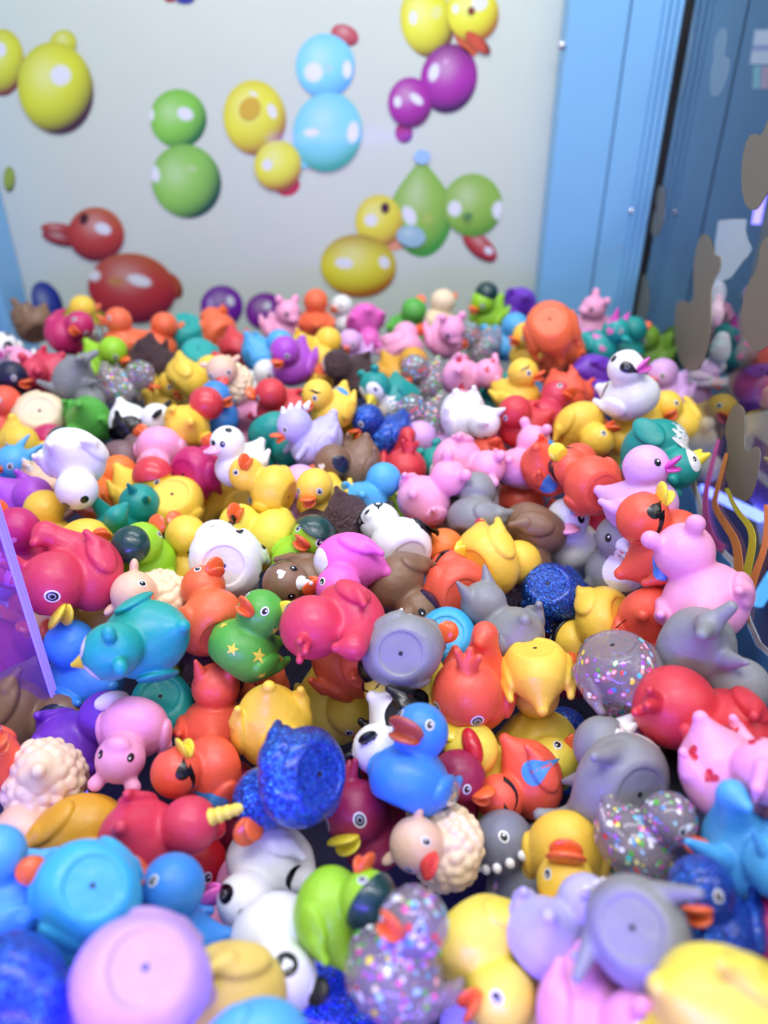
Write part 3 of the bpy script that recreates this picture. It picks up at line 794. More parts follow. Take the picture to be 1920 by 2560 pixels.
o = mball('plush_toy', [pr(1792, 738, 20, T1, (1, 1, 1.7)), pr(1790, 790, 19, T1, (.9, .9, 1.4)), pr(1806, 842, 12), pr(1800, 880, 24, T1, (1, 1, 1.2)), pr(1782, 915, 24, T1, (1.3, 1, .8)), pr(1750, 940, 18, T1, (1.7, 1, .7))], 0.003, plush)
tag(o, 'fluffy white plush toy beyond the glass under the torn paper', 'plush toy')
o = mball('plush_toy', [pr(1905, 800, 52, 1.6), pr(1900, 880, 46, 1.6, (1.2, 1, 1)), pr(1870, 960, 44, 1.6), pr(1925, 740, 26, 1.6), pr(1880, 735, 22, 1.6), pr(1930, 980, 40, 1.6)], 0.006, fuzz('red_plush', 'A83238'))
tag(o, 'dark red plush toy beyond the glass behind the white plush', 'plush toy')
o = mball('plush_toy', [pr(1745, 1110, 44, 1.35, (1, 1, 1.2)), pr(1712, 1180, 34, 1.35, (1.3, 1, .9)), pr(1772, 1170, 34, 1.35), pr(1722, 1060, 18, 1.35), pr(1768, 1060, 18, 1.35)], 0.004, fuzz('cream_plush', 'E8DED6'))
tag(o, 'cream plush toy low beyond the glass beside the upside-down owl duck', 'plush toy')
# a neighbouring cabinet with purple stripes and its blue light tube
cab = bpy.data.objects.new('game_cabinet', None); COL.objects.link(cab)
tag(cab, 'white game cabinet with purple stripes beyond the glass', 'game cabinet')
cq = [beyond(x, y, 1.5) for x, y in ((1850, 1040), (2050, 1000), (2050, 1420), (1900, 1360))]
cn = (-(Vector(cq[1]) - Vector(cq[0])).cross(Vector(cq[3]) - Vector(cq[0]))).normalized()
if cn.dot(CAMP - Vector(cq[0])) < 0: cn = -cn
put('side_panel', slab('side_panel', cq, 0.03, cn), simple('cabinet_white', 'E8E4DC', 0.4), cab)
for a, b in (((1880, 1120), (2040, 1250)), ((1870, 1210), (2000, 1340))):
    qa, qb = Vector(beyond(*a, 1.495)), Vector(beyond(*b, 1.495)); s = (qb - qa).cross(cn).normalized() * 0.012
    put('stripe', slab('stripe', [qa - s, qb - s, qb + s, qa + s], 0.002, cn), simple('purple_stripe', '6A3AA0', 0.4), cab)
def tube(name, a, b, r, mat, label):
    a = Vector(a); b = Vector(b); s = Shape([('t', cone(a, b, r, r), 0)], False)
    me = bpy.data.meshes.new(name); bm = bmesh.new()
    bmesh.ops.create_cone(bm, cap_ends=True, segments=16, radius1=r, radius2=r, depth=(b - a).length); bm.to_mesh(me); bm.free()
    me.materials.append(None)
    o = put(name, me, mat); o.location = (a + b) / 2; o.rotation_euler = (b - a).to_track_quat('Z', 'Y').to_euler()
    tag(o, label, 'light tube', 'light tubes beyond the glass')
tube('light_tube', beyond(1735, 1212, 1.45), beyond(1900, 1292, 1.45), 0.005, emit('blue_tube', (0.16, 0.22, 1.0), 4.0), 'long blue light tube beyond the glass above the stripes')
tube('light_tube', beyond(1868, 1545, 1.5), beyond(1935, 1440, 1.5), 0.006, emit('cyan_tube', (0.10, 0.45, 1.0), 1.2), 'cyan light tube beyond the glass at the right edge')
tube('light_tube', beyond(1890, 560, 1.7), beyond(1935, 330, 1.7), 0.005, emit('violet_tube', (0.25, 0.18, 1.0), 3.0), 'violet light tube beyond the glass high at the right edge')
sg = bpy.data.objects.new('prize_shelf', None); COL.objects.link(sg); tag(sg, 'white prize shelf with bright boxes beyond the glass at the top right', 'shelf')
for (x0, y0, x1, y1, c) in ((1888, 75, 1990, 112, 'E8E4E4'), (1884, 112, 1990, 128, '8A6AB0'), (1880, 128, 1990, 160, 'E0DCD8')):
    qq = [beyond(*v, 1.6) for v in ((x0, y0), (x1, y0), (x1, y1), (x0 - 6, y1))]
    put('board', slab('board', qq, 0.02, CAMP - Vector(qq[0])), simple('board_' + c, c), sg)
for i, (x, c) in enumerate(((1884, '4AA88A'), (1905, 'C85A4A'), (1930, 'D0B04A'))):
    qq = [beyond(*v, 1.6) for v in ((x, 165), (x + 18, 165), (x + 16, 222), (x - 3, 222))]
    put('prize_box', slab('prize_box', qq, 0.03, CAMP - Vector(qq[0])), simple('box_' + c, c), sg)

# -- the clear chute panel at the left edge, lit along its edge
pe = on_z(128, 1712, 0.235); pt = on_z(128, 1712, 0.235)
acr, nt, p = principled('clear_acrylic'); nt.nodes.remove(p); N = nt.nodes.new; Lk = nt.links.new; out = nt.nodes['Material Output']
tr = N('ShaderNodeBsdfTransparent'); tr.inputs[0].default_value = (0.84, 0.74, 1.0, 1)
df = N('ShaderNodeBsdfTranslucent'); df.inputs[0].default_value = (0.45, 0.32, 0.95, 1)  # violet haze of the LED light, put into the sheet's colour
gl = N('ShaderNodeBsdfGlossy'); gl.inputs['Roughness'].default_value = 0.05
m1 = N('ShaderNodeMixShader'); m1.inputs[0].default_value = 0.10; Lk(tr.outputs[0], m1.inputs[1]); Lk(df.outputs[0], m1.inputs[2])
fr = N('ShaderNodeFresnel'); fr.inputs['IOR'].default_value = 1.45
gg = N('ShaderNodeNewGeometry'); iv = N('ShaderNodeMath'); iv.operation = 'SUBTRACT'; iv.inputs[0].default_value = 1.0; Lk(gg.outputs['Backfacing'], iv.inputs[1])
mu = N('ShaderNodeMath'); mu.operation = 'MULTIPLY'; Lk(fr.outputs[0], mu.inputs[0]); Lk(iv.outputs[0], mu.inputs[1])
m2 = N('ShaderNodeMixShader'); Lk(mu.outputs[0], m2.inputs[0]); Lk(m1.outputs[0], m2.inputs[1]); Lk(gl.outputs[0], m2.inputs[2])
em = N('ShaderNodeEmission'); em.inputs[0].default_value = (0.22, 0.08, 1.0, 1); em.inputs[1].default_value = 0.10  # LED glow inside the acrylic, added as a weak emission over the panel
as_ = N('ShaderNodeAddShader'); Lk(m2.outputs[0], as_.inputs[0]); Lk(em.outputs[0], as_.inputs[1]); Lk(as_.outputs[0], out.inputs[0])
chute = put('chute_panel', box_mesh('chute_panel', (pe.x - 0.30, pe.y - 0.0032, 0.132), (pe.x - 0.001, pe.y + 0.0032, 0.50)), acr)
tag(chute, 'clear violet tinted acrylic chute panel at the left edge', 'acrylic panel')
EDGE = emit('lit_acrylic_edge', (0.30, 0.22, 1.0), 0.6)
for y0, y1 in ((-0.0036, -0.0024), (-0.0006, 0.0006), (0.0024, 0.0036)):
    put('lit_edge', box_mesh('lit_edge', (pe.x - 0.0008, pe.y + y0, 0.132), (pe.x + 0.0006, pe.y + y1, 0.501), 0.0003), EDGE, chute)
# ------------------------------------------------------------------ the toys
GROUP = 'toy ducks heaped in the prize bin'
BASE_S = 0.049
def eyes(az=38, el=12, s=0.062, style='ring'):
    out = []
    for a in (az, -az):
        if style == 'ring': out.append(('eye', [('disc', 'h', a, el, s * 0.76, s * 0.92, 0, 0.003, 'white'), ('disc', 'h', a, el, s * 0.52, s * 0.66, 0, 0.006, 'black'), ('disc', 'h', a + 2, el + 2.2, s * 0.17, s * 0.2, 0, 0.009, 'white')]))
        elif style == 'big': out.append(('eye', [('disc', 'h', a, el, s * 1.25, s * 1.5, 0, 0.003, 'white'), ('disc', 'h', a, el, s * 0.95, s * 1.15, 0, 0.006, 'black'), ('disc', 'h', a, el + 0.5, s * 0.6, s * 0.75, 0, 0.009, 'silver'), ('disc', 'h', a, el, s * 0.4, s * 0.5, 0, 0.012, 'black')]))
        elif style == 'dot': out.append(('eye', [('disc', 'h', a, el, s * 0.7, s * 0.85, 0, 0.004, 'black'), ('disc', 'h', a + 2, el + 2.5, s * 0.2, s * 0.22, 0, 0.008, 'white')]))
        elif style == 'shut': out.append(('eye', [('linecurl', 'h', a, el, s * 1.1, s, 20, 0.004, 'black')]))
    return out
def M(shape, col, bill=('open', 'bill'), eye='ring', marks=(), hats=(), parts=None, name='rubber_duck', cat='rubber duck', mat=None, s=1.0, eyekw=None):
    return dict(shape=shape, col=col, bill=bill, eye=eye, marks=list(marks), hats=list(hats), parts=parts or {}, name=name, cat=cat, mat=mat, s=s, eyekw=eyekw or {})
def both(name, form, where, az, el, sx, sy, rot, col):
    return [(name, [(form, where, az, el, sx, sy, rot, 0.004, col)]), (name, [(form, where, -az, el, sx, sy, -rot, 0.004, col)])]
def one(name, form, where, az, el, sx, sy, rot, col):
    return [(name, [(form, where, az, el, sx, sy, rot, 0.004, col)])]
tig = []
for a in (60, 115, -60, -115):
    for q in (-13, 0, 13):
        tig += one('stripe', 'line', 'b', a + q * 0.35, 28 + q, 0.16, 0.20, 10 if a > 0 else -10, 'black')
for q in (-24, 0, 24): tig += one('stripe', 'line', 'h', 180 + q, 35, 0.13, 0.16, 75, 'black')
pighearts = both('heart_mark', 'heart', 'h', 72, -8, 0.07, 0.07, 0, 'heartr') + both('heart_mark', 'heart', 'b', 50, 5, 0.07, 0.07, 12, 'heartr') + both('heart_mark', 'heart', 'b', 100, 32, 0.07, 0.07, -12, 'heartr') + one('heart_mark', 'heart', 'h', 178, 30, 0.07, 0.07, 0, 'heartr') + one('heart_mark', 'heart', 'h', 120, 45, 0.06, 0.06, 0, 'heartr') + both('heart_mark', 'heart', 'b', 140, 20, 0.08, 0.08, 12, 'heartr') + one('heart_mark', 'heart', 'b', 5, -5, 0.08, 0.08, 0, 'heartr')
dhearts = both('heart_mark', 'heart', 'h', 80, -10, 0.09, 0.09, 0, 'heartp') + both('heart_mark', 'heart', 'h', 115, 20, 0.075, 0.075, 15, 'heartp') + both('heart_mark', 'heart', 'b', 85, 30, 0.10, 0.10, -10, 'heartp') + both('heart_mark', 'heart', 'b', 130, 15, 0.09, 0.09, 10, 'heartp') + both('heart_mark', 'heart', 'b', 45, 5, 0.08, 0.08, 10, 'heartp') + one('heart_mark', 'heart', 'b', 178, 20, 0.09, 0.09, 0, 'heartp')
stars = []
for a, e, wv, z in ((60, 10, 'b', .10), (110, 25, 'b', .08), (150, 15, 'b', .10), (-60, 10, 'b', .10), (-110, 30, 'b', .08), (-150, 12, 'b', .10), (100, -10, 'h', .085), (-100, -10, 'h', .085), (140, 25, 'h', .07), (-140, 25, 'h', .07), (-85, -12, 'b', .07), (85, -12, 'b', .07), (20, -5, 'b', .08), (-25, 12, 'b', .07), (178, 40, 'b', .08)):
    stars += one('star_mark', 'star', wv, a, e, z, z, a % 40, 'starg')
clover = [('clover_mark', [('disc', w, a + da, e + de, 0.06, 0.075, 0, 0.004, 'darkgreen')]) for (w, a, e) in (('b', 180, 50), ('b', -150, 40)) for da, de in ((-8, 0), (8, 0), (0, -8), (0, 8))]
spots = []
for i, (a, e) in enumerate(((20, 0), (65, -14), (110, 5), (150, -10), (-35, -12), (-80, 8), (-120, -14), (-160, 6), (85, 30), (-60, 34), (130, 38))):
    spots += one('spot', 'disc', 'b', a, e, 0.05, 0.04, i * 40, 'black')
dots = []
for i, (a, e) in enumerate(((30, 5), (70, 25), (100, 0), (140, 25), (-30, 20), (-70, 0), (-100, 28), (-140, 5), (180, 15), (60, -10), (120, -10), (-60, -12))):
    dots += one('spot', 'disc', 'b', a, e, 0.035, 0.035, 0, 'lilac')
MODELS = {
    'duck': M('duck', 'yellow'),
    'macaw': M('duck', 'redorange', bill=('open', 'billyellow'), eye=None, name='parrot_duck',
               marks=both('eye_mask', 'drop', 'h', 46, 12, 0.10, 0.10, 20, 'black') + both('eye_mask_tail', 'linecurl', 'h', 92, 2, 0.22, 0.16, 185, 'black')
               + both('wing_patch', 'drop', 'b', 100, 24, 0.17, 0.19, -60, 'patchblue'),
               hats=[]),
    'tiger': M('tiger', 'redorange', bill=None, eye='dot', marks=tig, name='tiger_duck'),
    'bear': M('bear', 'pink', bill=None, eye='dot', name='hippo_duck', parts={}),
    'pig': M('pig', 'pink', name='pig_duck', bill=('open', 'billred'), marks=pighearts),
    'plainpig': M('pig', 'pink', name='pig_duck', bill=('open', 'pink')),
    'sheep': M('sheep', 'cream', name='sheep_duck', bill=('flat', 'billred'), parts={'head': 'skin', 'ear': 'skin'}),
    'sloth': M('sloth', 'mauve', name='sloth_duck', bill=('flat', 'bill'), mat='fur', marks=one('face', 'disc', 'h', 0, 8, 0.235, 0.20, 0, 'cream') + both('eye_patch', 'drop', 'h', 40, 10, 0.085, 0.075, 200, 'mauve')),
    'dog': M('dog', 'brown', name='dog_duck', bill=('cone', 'white'), eye='dot', marks=both('ear', 'disc', 'h', 100, 8, 0.125, 0.185, 0, 'navy') + one('heart_mark', 'heart', 'h', 30, 46, 0.065, 0.065, 0, 'white') + one('nose', 'disc', 'h', 0, -4, 0.06, 0.05, 0, 'black')),
    'shark': M('shark', 'grey', name='shark_duck', bill=('cone', 'white'), eye='dot', marks=one('belly', 'disc', 'b', 0, 14, 0.26, 0.24, 0, 'white')),
    'plainshark': M('shark', 'grey', name='shark_duck', bill=None, eye='dot'),
    'seal': M('seal', 'white', name='seal_duck', bill=('flat', 'pink'), eye='dot', eyekw=dict(s=0.085)),
    'moon': M('duck', 'white', name='panda_duck', bill=('open', 'hotpink'), eye=None,
              marks=[('eye_patch', [('drop', 'h', a, 12, 0.125, 0.115, 235 if a > 0 else -55, 0.003, 'black'), ('disc', 'h', a, 16, 0.034, 0.034, 0, 0.006, 'silver'), ('disc', 'h', a, 16, 0.026, 0.026, 0, 0.009, 'black')]) for a in (42, -42)]
              + both('crescent_mark', 'moon', 'b', 152, 42, 0.10, 0.13, 0, 'black') + both('nub', 'disc', 'h', 95, 62, 0.06, 0.06, 0, 'black')),
    'ghost': M('cat', 'white', name='bear_duck', bill=('flat', 'hotpink'), eye='dot'),
    'polar': M('duck', 'white', name='polar_bear_duck', bill=('flat', 'pink'), eye='dot', marks=both('ear', 'disc', 'h', 75, 60, 0.06, 0.06, 0, 'black') + one('nose', 'disc', 'h', 0, 14, 0.06, 0.05, 0, 'black')),
    'panda': M('panda', 'white', name='panda_duck', bill=None, eye=None, parts={'ear': 'black', 'wing': 'black'},
               marks=[('eye_patch', [('drop', 'h', a, 8, 0.095, 0.09, 250 if a > 0 else -70, 0.003, 'black'), ('disc', 'h', a, 9, 0.035, 0.035, 0, 0.007, 'white')]) for a in (38, -38)] + one('nose', 'disc', 'h', 0, -8, 0.05, 0.035, 0, 'black')
               + both('band', 'disc', 'b', 100, 26, 0.24, 0.17, 0, 'black')),
    'heartpanda': M('panda', 'white', name='panda_duck', bill=None, eye=None, parts={'ear': 'black', 'wing': 'black'},
               marks=[('eye', [('disc', 'h', a, 8, 0.10, 0.105, 0, 0.003, 'black'), ('heart', 'h', a, 8, 0.05, 0.05, 0, 0.007, 'white')]) for a in (36, -36)]),
    'cow': M('pig', 'white', name='dalmatian_duck', bill=('flat', 'pink'), eye='dot', marks=spots, parts={'ear': 'black'}),
    'cardinal': M('cardinal', 'crimson', name='bird_duck', bill=('big', 'billyellow'), eye='big', eyekw=dict(s=0.06)),
    'cat': M('cat', 'hotpink', name='cat_duck', marks=one('belly', 'disc', 'b', 0, 10, 0.26, 0.22, 0, 'white') + both('inner_ear', 'disc', 'h', 55, 60, 0.04, 0.08, 0, 'white')),
    'fox': M('cat', 'redorange', name='fox_duck', eye='shut', bill=('flat', 'redorange')),
    'greycat': M('cat', 'grey', name='cat_duck', bill=('flat', 'grey')),
    'dino': M('dino', 'lavender', name='dinosaur_duck', bill=('flat', 'lavender'), hats=[('spikes', 'white')]),
    'dinobill': M('dino', 'lavender', name='dinosaur_duck', bill=('open', 'bill'), hats=[('spikes', 'white')]),
    'teethdino': M('dino', 'slate', name='dinosaur_duck', bill=None, marks=dots, hats=[('teeth', 'white')], eyekw=dict(el=28)),
    'penguin': M('penguin', 'teal', name='owl_duck', bill=('cone', 'billyellow'), marks=both('face', 'disc', 'h', 30, 5, 0.14, 0.19, 0, 'white') + one('belly', 'jag', 'b', 0, 12, 0.30, 0.28, 0, 'white')),
    'dragon': M('dragon', 'teal', name='dragon_duck', bill=('open', 'bill')),
    'lovedragon': M('cat', 'seateal', name='dragon_duck', bill=('flat', 'seateal'), marks=dhearts, parts={'ear': 'fuchsia'}),
    'unicorn': M('duck', 'crimson', name='unicorn_duck', bill=('open', 'red'), hats=[('horn', 'lemon')]),
    'glitter': M('round', 'blue', name='glitter_duck', mat='glitter'),
    'confetti': M('round', 'white', name='confetti_duck', mat='clear'),
    'cap': M('duck', 'lime', name='capped_duck', hats=[('cap', 'darkgreen')]),
    'clover': M('duck', 'lime', name='capped_duck', hats=[('hood', 'darkgreen')], marks=clover),
    'ballhat': M('duck', 'lime', name='capped_duck', hats=[('ball', 'darkgreen')]),
    'stars': M('duck', 'green', name='starry_duck', marks=stars),
    'bowler': M('duck', 'lemon', name='bowler_hat_duck', hats=[('bowler', 'black')]),
    'pirate': M('duck', 'yellow', name='pirate_duck', hats=[('hood', 'black')],
        marks=[('skull_mark', [('disc', 'h', a, 42, 0.055, 0.05, 0, 0.036, 'white'), ('line', 'h', a, 36, 0.12, 0.10, 35, 0.035, 'white'), ('line', 'h', a, 36, 0.12, 0.10, -35, 0.0345, 'white'), ('disc', 'h', a + 4, 43, 0.013, 0.013, 0, 0.038, 'black'), ('disc', 'h', a - 4, 43, 0.013, 0.013, 0, 0.038, 'black')]) for a in (60, -60, 110, -110)]),
    'redhood': M('duck', 'yellow', name='capped_duck', hats=[('hood', 'red')]),
    'redcap': M('duck', 'lemon', name='capped_duck', hats=[('comb', 'cherry')]),
    'robot': M('duck', 'blue', name='rolling_duck', bill=('big', 'billbrown'), hats=[('wheels', 'silverpaint')]),
    'horned': M('cat', 'redorange', name='devil_duck', bill=('flat', 'redorange')),
    'skunk': M('duck', 'purple', name='skunk_duck', hats=[('comb', 'white')], bill=('flat', 'purple')),
    'hearts': M('duck', 'magenta', name='heart_duck', marks=dhearts),
    'brow': M('duck', 'yellow', name='frowning_duck', marks=both('eyebrow', 'line', 'h', 48, 34, 0.12, 0.14, 150, 'black')),
    'painted': M('duck', 'yellow', name='painted_wing_duck', marks=both('eyebrow', 'line', 'h', 48, 34, 0.12, 0.14, 150, 'black') + both('wing_patch', 'drop', 'b', 150, 42, 0.15, 0.10, 60, 'patchblue')),
    'blackpenguin': M('penguin', 'black', name='penguin_duck', bill=('cone', 'billyellow'), marks=both('face', 'disc', 'h', 30, 5, 0.13, 0.17, 0, 'white') + one('belly', 'disc', 'b', 0, 12, 0.32, 0.28, 0, 'white')),
}
def part_mat(md, col):
    if md['mat'] == 'glitter': return glitter()
    if md['mat'] == 'clear': return clear_vinyl()
    return vinyl(col, 0.40, 'fur' if md['mat'] == 'fur' else 'skin')
TOYS = []
def D(model, px, py, up, fwd, label, col=None, text=None, k=1.0, L=0.0, w=None, bill=0, eye=0, hats=None, extra=None, cat=None):
    md = dict(MODELS[model])
    if col: md['col'] = col
    if bill != 0: md['bill'] = bill
    if eye != 0: md['eye'] = eye
    if hats is not None: md['hats'] = hats
    if extra: md['marks'] = md['marks'] + extra
    TOYS.append(dict(md=md, px=px, py=py, up=up, fwd=fwd, label=label, k=k, L=L, w=w, text=text))
def smooth(a, b, x):
    t = min(1, max(0, (x - a) / (b - a))); return t * t * (3 - 2 * t)
def lut(x, xs, ys): return float(np.interp(x, xs, ys))
def width_at(y):           # usual body width, photo pixels
    return lut(y, [780, 1000, 1250, 1400, 1650, 1950, 2250, 2500], [88, 111, 131, 148, 160, 176, 208, 262])
def depth_at(px, py):      # the lie of the heap: how far below the camera its skin is
    r = ray(px, py); z = lut(py, [800, 1050, 1300, 1650, 1950, 2250, 2560], [.280, .280, .302, .335, .345, .326, .310]) / -r.z
    return min(z, 0.955 / r.y)
PROX = [((0.0, 0, 0.38), 0.36), ((0.17, 0, 0.86), 0.26), ((-0.42, 0, 0.56), 0.12)]
def solve():
    for t in TOYS:
        r = ray(t['px'], t['py']); t['ray'] = r
        zc = -r.normalized(); yc = Vector((0, 0, 1)) ; camup = CAMM @ Vector((0, 1, 0))
        yc = (camup - zc * camup.dot(zc)).normalized(); xc = yc.cross(zc)
        V = Matrix((xc, yc, zc)).transposed()
        U = (V @ Vector(t['up'])).normalized()
        F = V @ Vector(t['fwd']); F = (F - U * F.dot(U))
        F = F.normalized() if F.length > 1e-4 else U.orthogonal().normalized()
        t['R'] = Matrix((F, U.cross(F), U)).transposed()
        d0 = depth_at(t['px'], t['py'])
        w = t['w'] or width_at(t['py']) * (1 + (t['k'] - 1) * 0.55) * t['md']['s']; kk = w / width_at(t['py'])
        w *= 1 + 0.045 * smooth(1300, 1700, t['py'])
        t['d0'] = d0 * min(1.06, max(0.84, kk ** -0.55)) - t['L'] * 0.012
        t['d'] = t['d0']
        t['S0'] = w / (0.86 * FPX) * t['d0']
    n = len(TOYS)
    RY = np.array([list(t['ray']) for t in TOYS])
    d = np.array([t['d'] for t in TOYS]); d0 = d.copy()
    O = np.array([[list(t['R'] @ (Vector(c) - Vector((0, 0, 0.38)))) for c, _ in PROX] for t in TOYS])
    rad = np.array([r for _, r in PROX]); S0 = np.array([t['S0'] for t in TOYS])
    cp = np.array(list(CAMP))
    for it in range(220):
        S = S0 * d / d0
        C = cp + RY * d[:, None]
        PT = C[:, None, :] + O * S[:, None, None]
        rr = rad[None] * S[:, None]
        push = np.zeros(n); cnt = np.zeros(n)
        X = PT.reshape(-1, 3); Q = rr.reshape(-1); own = np.repeat(np.arange(n), 3)
        D2 = np.linalg.norm(X[:, None] - X[None], axis=2); pen = Q[:, None] + Q[None] - D2
        pen[own[:, None] == own[None]] = 0
        I, J = np.nonzero(np.triu(pen > 0.0012))
        for i, j in zip(I, J):
            a, b = own[i], own[j]
            # the nearer toy goes up, the deeper one goes down
            if d[a] - TOYS[a]['bias'] > d[b] - TOYS[b]['bias']: a, b = b, a
            p = min(pen[i, j], 0.010) * 0.30
            push[a] -= p * 0.35; push[b] += p
            cnt[a] += 1; cnt[b] += 1
        d = d + push / np.maximum(1, cnt ** 0.5) - (d - d0) * 0.012
        d = np.clip(d, d0 - 0.022, d0 + 0.075)
        d = np.minimum(d, 0.985 / RY[:, 1])
    for i, t in enumerate(TOYS):
        t['d'] = d[i]; t['S'] = S0[i] * d[i] / d0[i]
def make(t):
    md = t['md']; sh = md['shape']
    Rm = t['R']; S = t['S']
    P = CAMP + t['ray'] * t['d'] - (Rm @ Vector((0, 0, 0.38))) * S
    e = bpy.data.objects.new(md['name'], None); COL.objects.link(e)
    e.empty_display_size = 0.01
    e.matrix_world = Matrix.Translation(P) @ Rm.to_4x4() @ Matrix.Scale(S, 4)
    tag(e, t['label'], md['cat'], GROUP)
    for name, me in shape_parts(sh):
        col = md['parts'].get(name, md['col'])
        put(name, me, vinyl(col) if name in md['parts'] else part_mat(md, col), e)
    if md['bill']:
        for name, me in small_part(BILLS, md['bill'][0]):
            o = put(name, me, paint(md['bill'][1], 0.25), e)
            if sh == 'cardinal': o.location = (0.085, 0, 0.0)
    for h, hc in md['hats']:
        for name, me in small_part(HATS, h): put(name, me, metal() if hc == 'silverpaint' else paint(hc, 0.3), e)
    mk = list(md['marks'])
    if md['eye']: mk += eyes(style=md['eye'], **md['eyekw'])
    for name, specs in mk:
        par = None
        for sp in specs:
            o = put(name if par is None else 'pupil', decal(sh, sp[:8]), paint(sp[8], 0.25), par or e)
            if par is None: par = o
    put('squeaker_hole', hole_mesh(), paint('black', 0.6), e)
    if t.get('text'): base_text(t['text'], e)
    if md['mat'] == 'clear':
        c = put('confetti', confetti_mesh(sh), attr_mat('confetti_ink', 0.2, 0.8), e); c['kind'] = 'stuff'
    return e
def base_text(txt, e):
    mat = paint('blue', 0.4); bm = bmesh.new()
    for i, ch in enumerate(txt):
        cu = bpy.data.curves.new('glyph', 'FONT'); cu.body = ch; cu.size = 0.085; cu.extrude = 0.0015; cu.align_x = 'CENTER'
        ob = bpy.data.objects.new('glyph', cu); COL.objects.link(ob)
        me = ob.evaluated_get(bpy.context.evaluated_depsgraph_get()).to_mesh()
        th = R(-92 + i * 15.0); up = Vector((math.cos(th), math.sin(th), 0)); n = Vector((0, 0, -1)); rt = up.cross(n)
        X = Matrix((rt, up, n)).transposed().to_4x4(); X.translation = Vector((-0.02, 0, 0.1075)) + up * 0.165
        b2 = bmesh.new(); b2.from_mesh(me); b2.transform(X); m2 = bpy.data.meshes.new('tmp'); b2.to_mesh(m2); b2.free(); bm.from_mesh(m2); bpy.data.meshes.remove(m2)
        ob.to_mesh_clear() if False else None
        bpy.data.objects.remove(ob); bpy.data.curves.remove(cu)
    me = bpy.data.meshes.new('printed_text'); bm.to_mesh(me); bm.free(); me.materials.append(None)
    put('printed_text', me, mat, e)
_hole = []
def hole_mesh():
    if not _hole:
        k = 14; t = np.linspace(0, 2 * math.pi, k, endpoint=False)
        V = np.concatenate([np.stack([-0.02 + 0.026 * np.cos(t), 0.026 * np.sin(t), np.full(k, 0.1065)], 1), [[-0.02, 0, 0.1065]]])
        F = np.array([(k, (i + 1) % k, i) for i in range(k)])
        _hole.append(mesh_np('squeaker_hole', V, F))
    return _hole[0]
# ------------------------------------------------------------------ every toy that shows: kind, photo pixel of its body, up, forward, label
# --- far band, along the back wall
D('bear', 85, 815, (-.2,.5,-.5), (-.5,.2,-.8), 'brown hippo duck at the far left corner against the blue post', col='brown')
D('duck', 160, 838, (.6,.5,.3), (-.5,-.5,.5), 'magenta duck with a big curved tail near the left post', col='magenta', k=1.15, L=1)
D('duck', 196, 825, (-.1,.9,.2), (.8,.1,-.5), 'small yellow duck behind the magenta curved duck at the back wall')
D('duck', 310, 858, (.1,.95,.2), (-1,0,.15), 'orange duck in profile with raised tail below the dark red printed duck', col='orange', L=1)
D('duck', 392, 868, (0,.9,.3), (.9,0,-.4), 'orange duck half hidden right of the orange duck in profile', col='orange')
D('duck', 465, 826, (-.2,-.7,-.65), (.3,.3,-.7), 'teal duck standing on its head below the printed purple duck, higher of two teal bases', col='seateal', L=.6)
D('duck', 498, 892, (.1,-.7,-.7), (-.3,.4,-.8), 'teal duck lying bottom up beside the cream woolly duck', col='seateal', L=.8)
D('duck', 546, 830, (-.5,.3,-.7), (.7,.4,.1), 'orange duck turned away below the printed purple duck', col='orange', L=.4)
D('duck', 598, 888, (.3,.5,-.7), (.5,-.2,-.6), 'dark red duck turned away behind the cream woolly duck', col='red')
D('sheep', 576, 966, (-.3,.8,.5), (-.15,-.3,.9), 'cream woolly duck facing out with a wide red bill', k=1.05, L=1)
D('sloth', 375, 905, (.5,.2,.6), (.5,-.6,.5), 'brown sloth duck beside the grey shark duck at the back left', k=1.05)
D('redcap', 470, 950, (.6,.6,-.2), (.6,-.4,.3), 'yellow duck with red cap tipped forward left of the cream woolly duck', col='yellow', L=.6)
D('confetti', 300, 970, (.45,.7,.3), (.9,-.2,.3), 'clear confetti duck in front of the brown sloth duck at the back left', L=.5)
D('shark', 184, 955, (.55,-.35,.5), (.5,-.75,.2), 'grey shark duck upside down at the back left', L=.6, k=1.1)
D('bear', 118, 938, (-.3,.3,.8), (-.7,-.6,.2), 'crimson hippo duck behind the cream base at the far left', col='crimson', L=.4)
D('pig', 55, 962, (.2,.8,.3), (-.5,-.2,.7), 'pink hearted pig duck at the left edge under the crimson hippo duck')
D('moon', 30, 915, (-.2,.9,.3), (-.4,-.1,.9), 'white duck with black eye patch at the left edge below the blue post')
D('duck', 10, 992, (0,.8,.3), (.6,0,.6), 'navy duck at the left edge', col='navy')
D('duck', 266, 912, (0,.6,.5), (.6,0,.7), 'lime duck peeping out behind the clear confetti duck', col='lime')
D('confetti', 236, 878, (.2,.7,.5), (-.6,.2,.6), 'small clear confetti duck behind the orange duck in profile', k=.8)
D('duck', 104, 1040, (.05,-.35,-.93), (.8,.3,-.1), 'cream duck lying with its round base towards the glass front at left', col='cream', L=.9, k=1.1, w=124)
D('ballhat', 222, 1058, (-.5,-.35,.55), (-.4,-.7,.1), 'green duck with dark cap head down beside the cream base', col='green', L=.9, k=1.1, bill=('open','navy'))
D('panda', 335, 1068, (.5,.5,.5), (.9,-.3,.3), 'black and white panda duck behind the two pink hippo ducks', L=.5)
D('redhood', 470, 1066, (.45,.6,.3), (.4,.5,-.5), 'orange yellow duck with red hood turned away beside the panda duck', L=.7, k=1.05, col=None)
D('redcap', 415, 1003, (.1,.8,.4), (.4,-.1,.8), 'small yellow duck with red cap behind the panda duck', col='yellow', k=.85)
D('duck', 540, 1048, (-.2,.8,.3), (.6,-.3,.7), 'blue duck squeezed between the yellow hood duck and the pink spotted duck', col='blue')
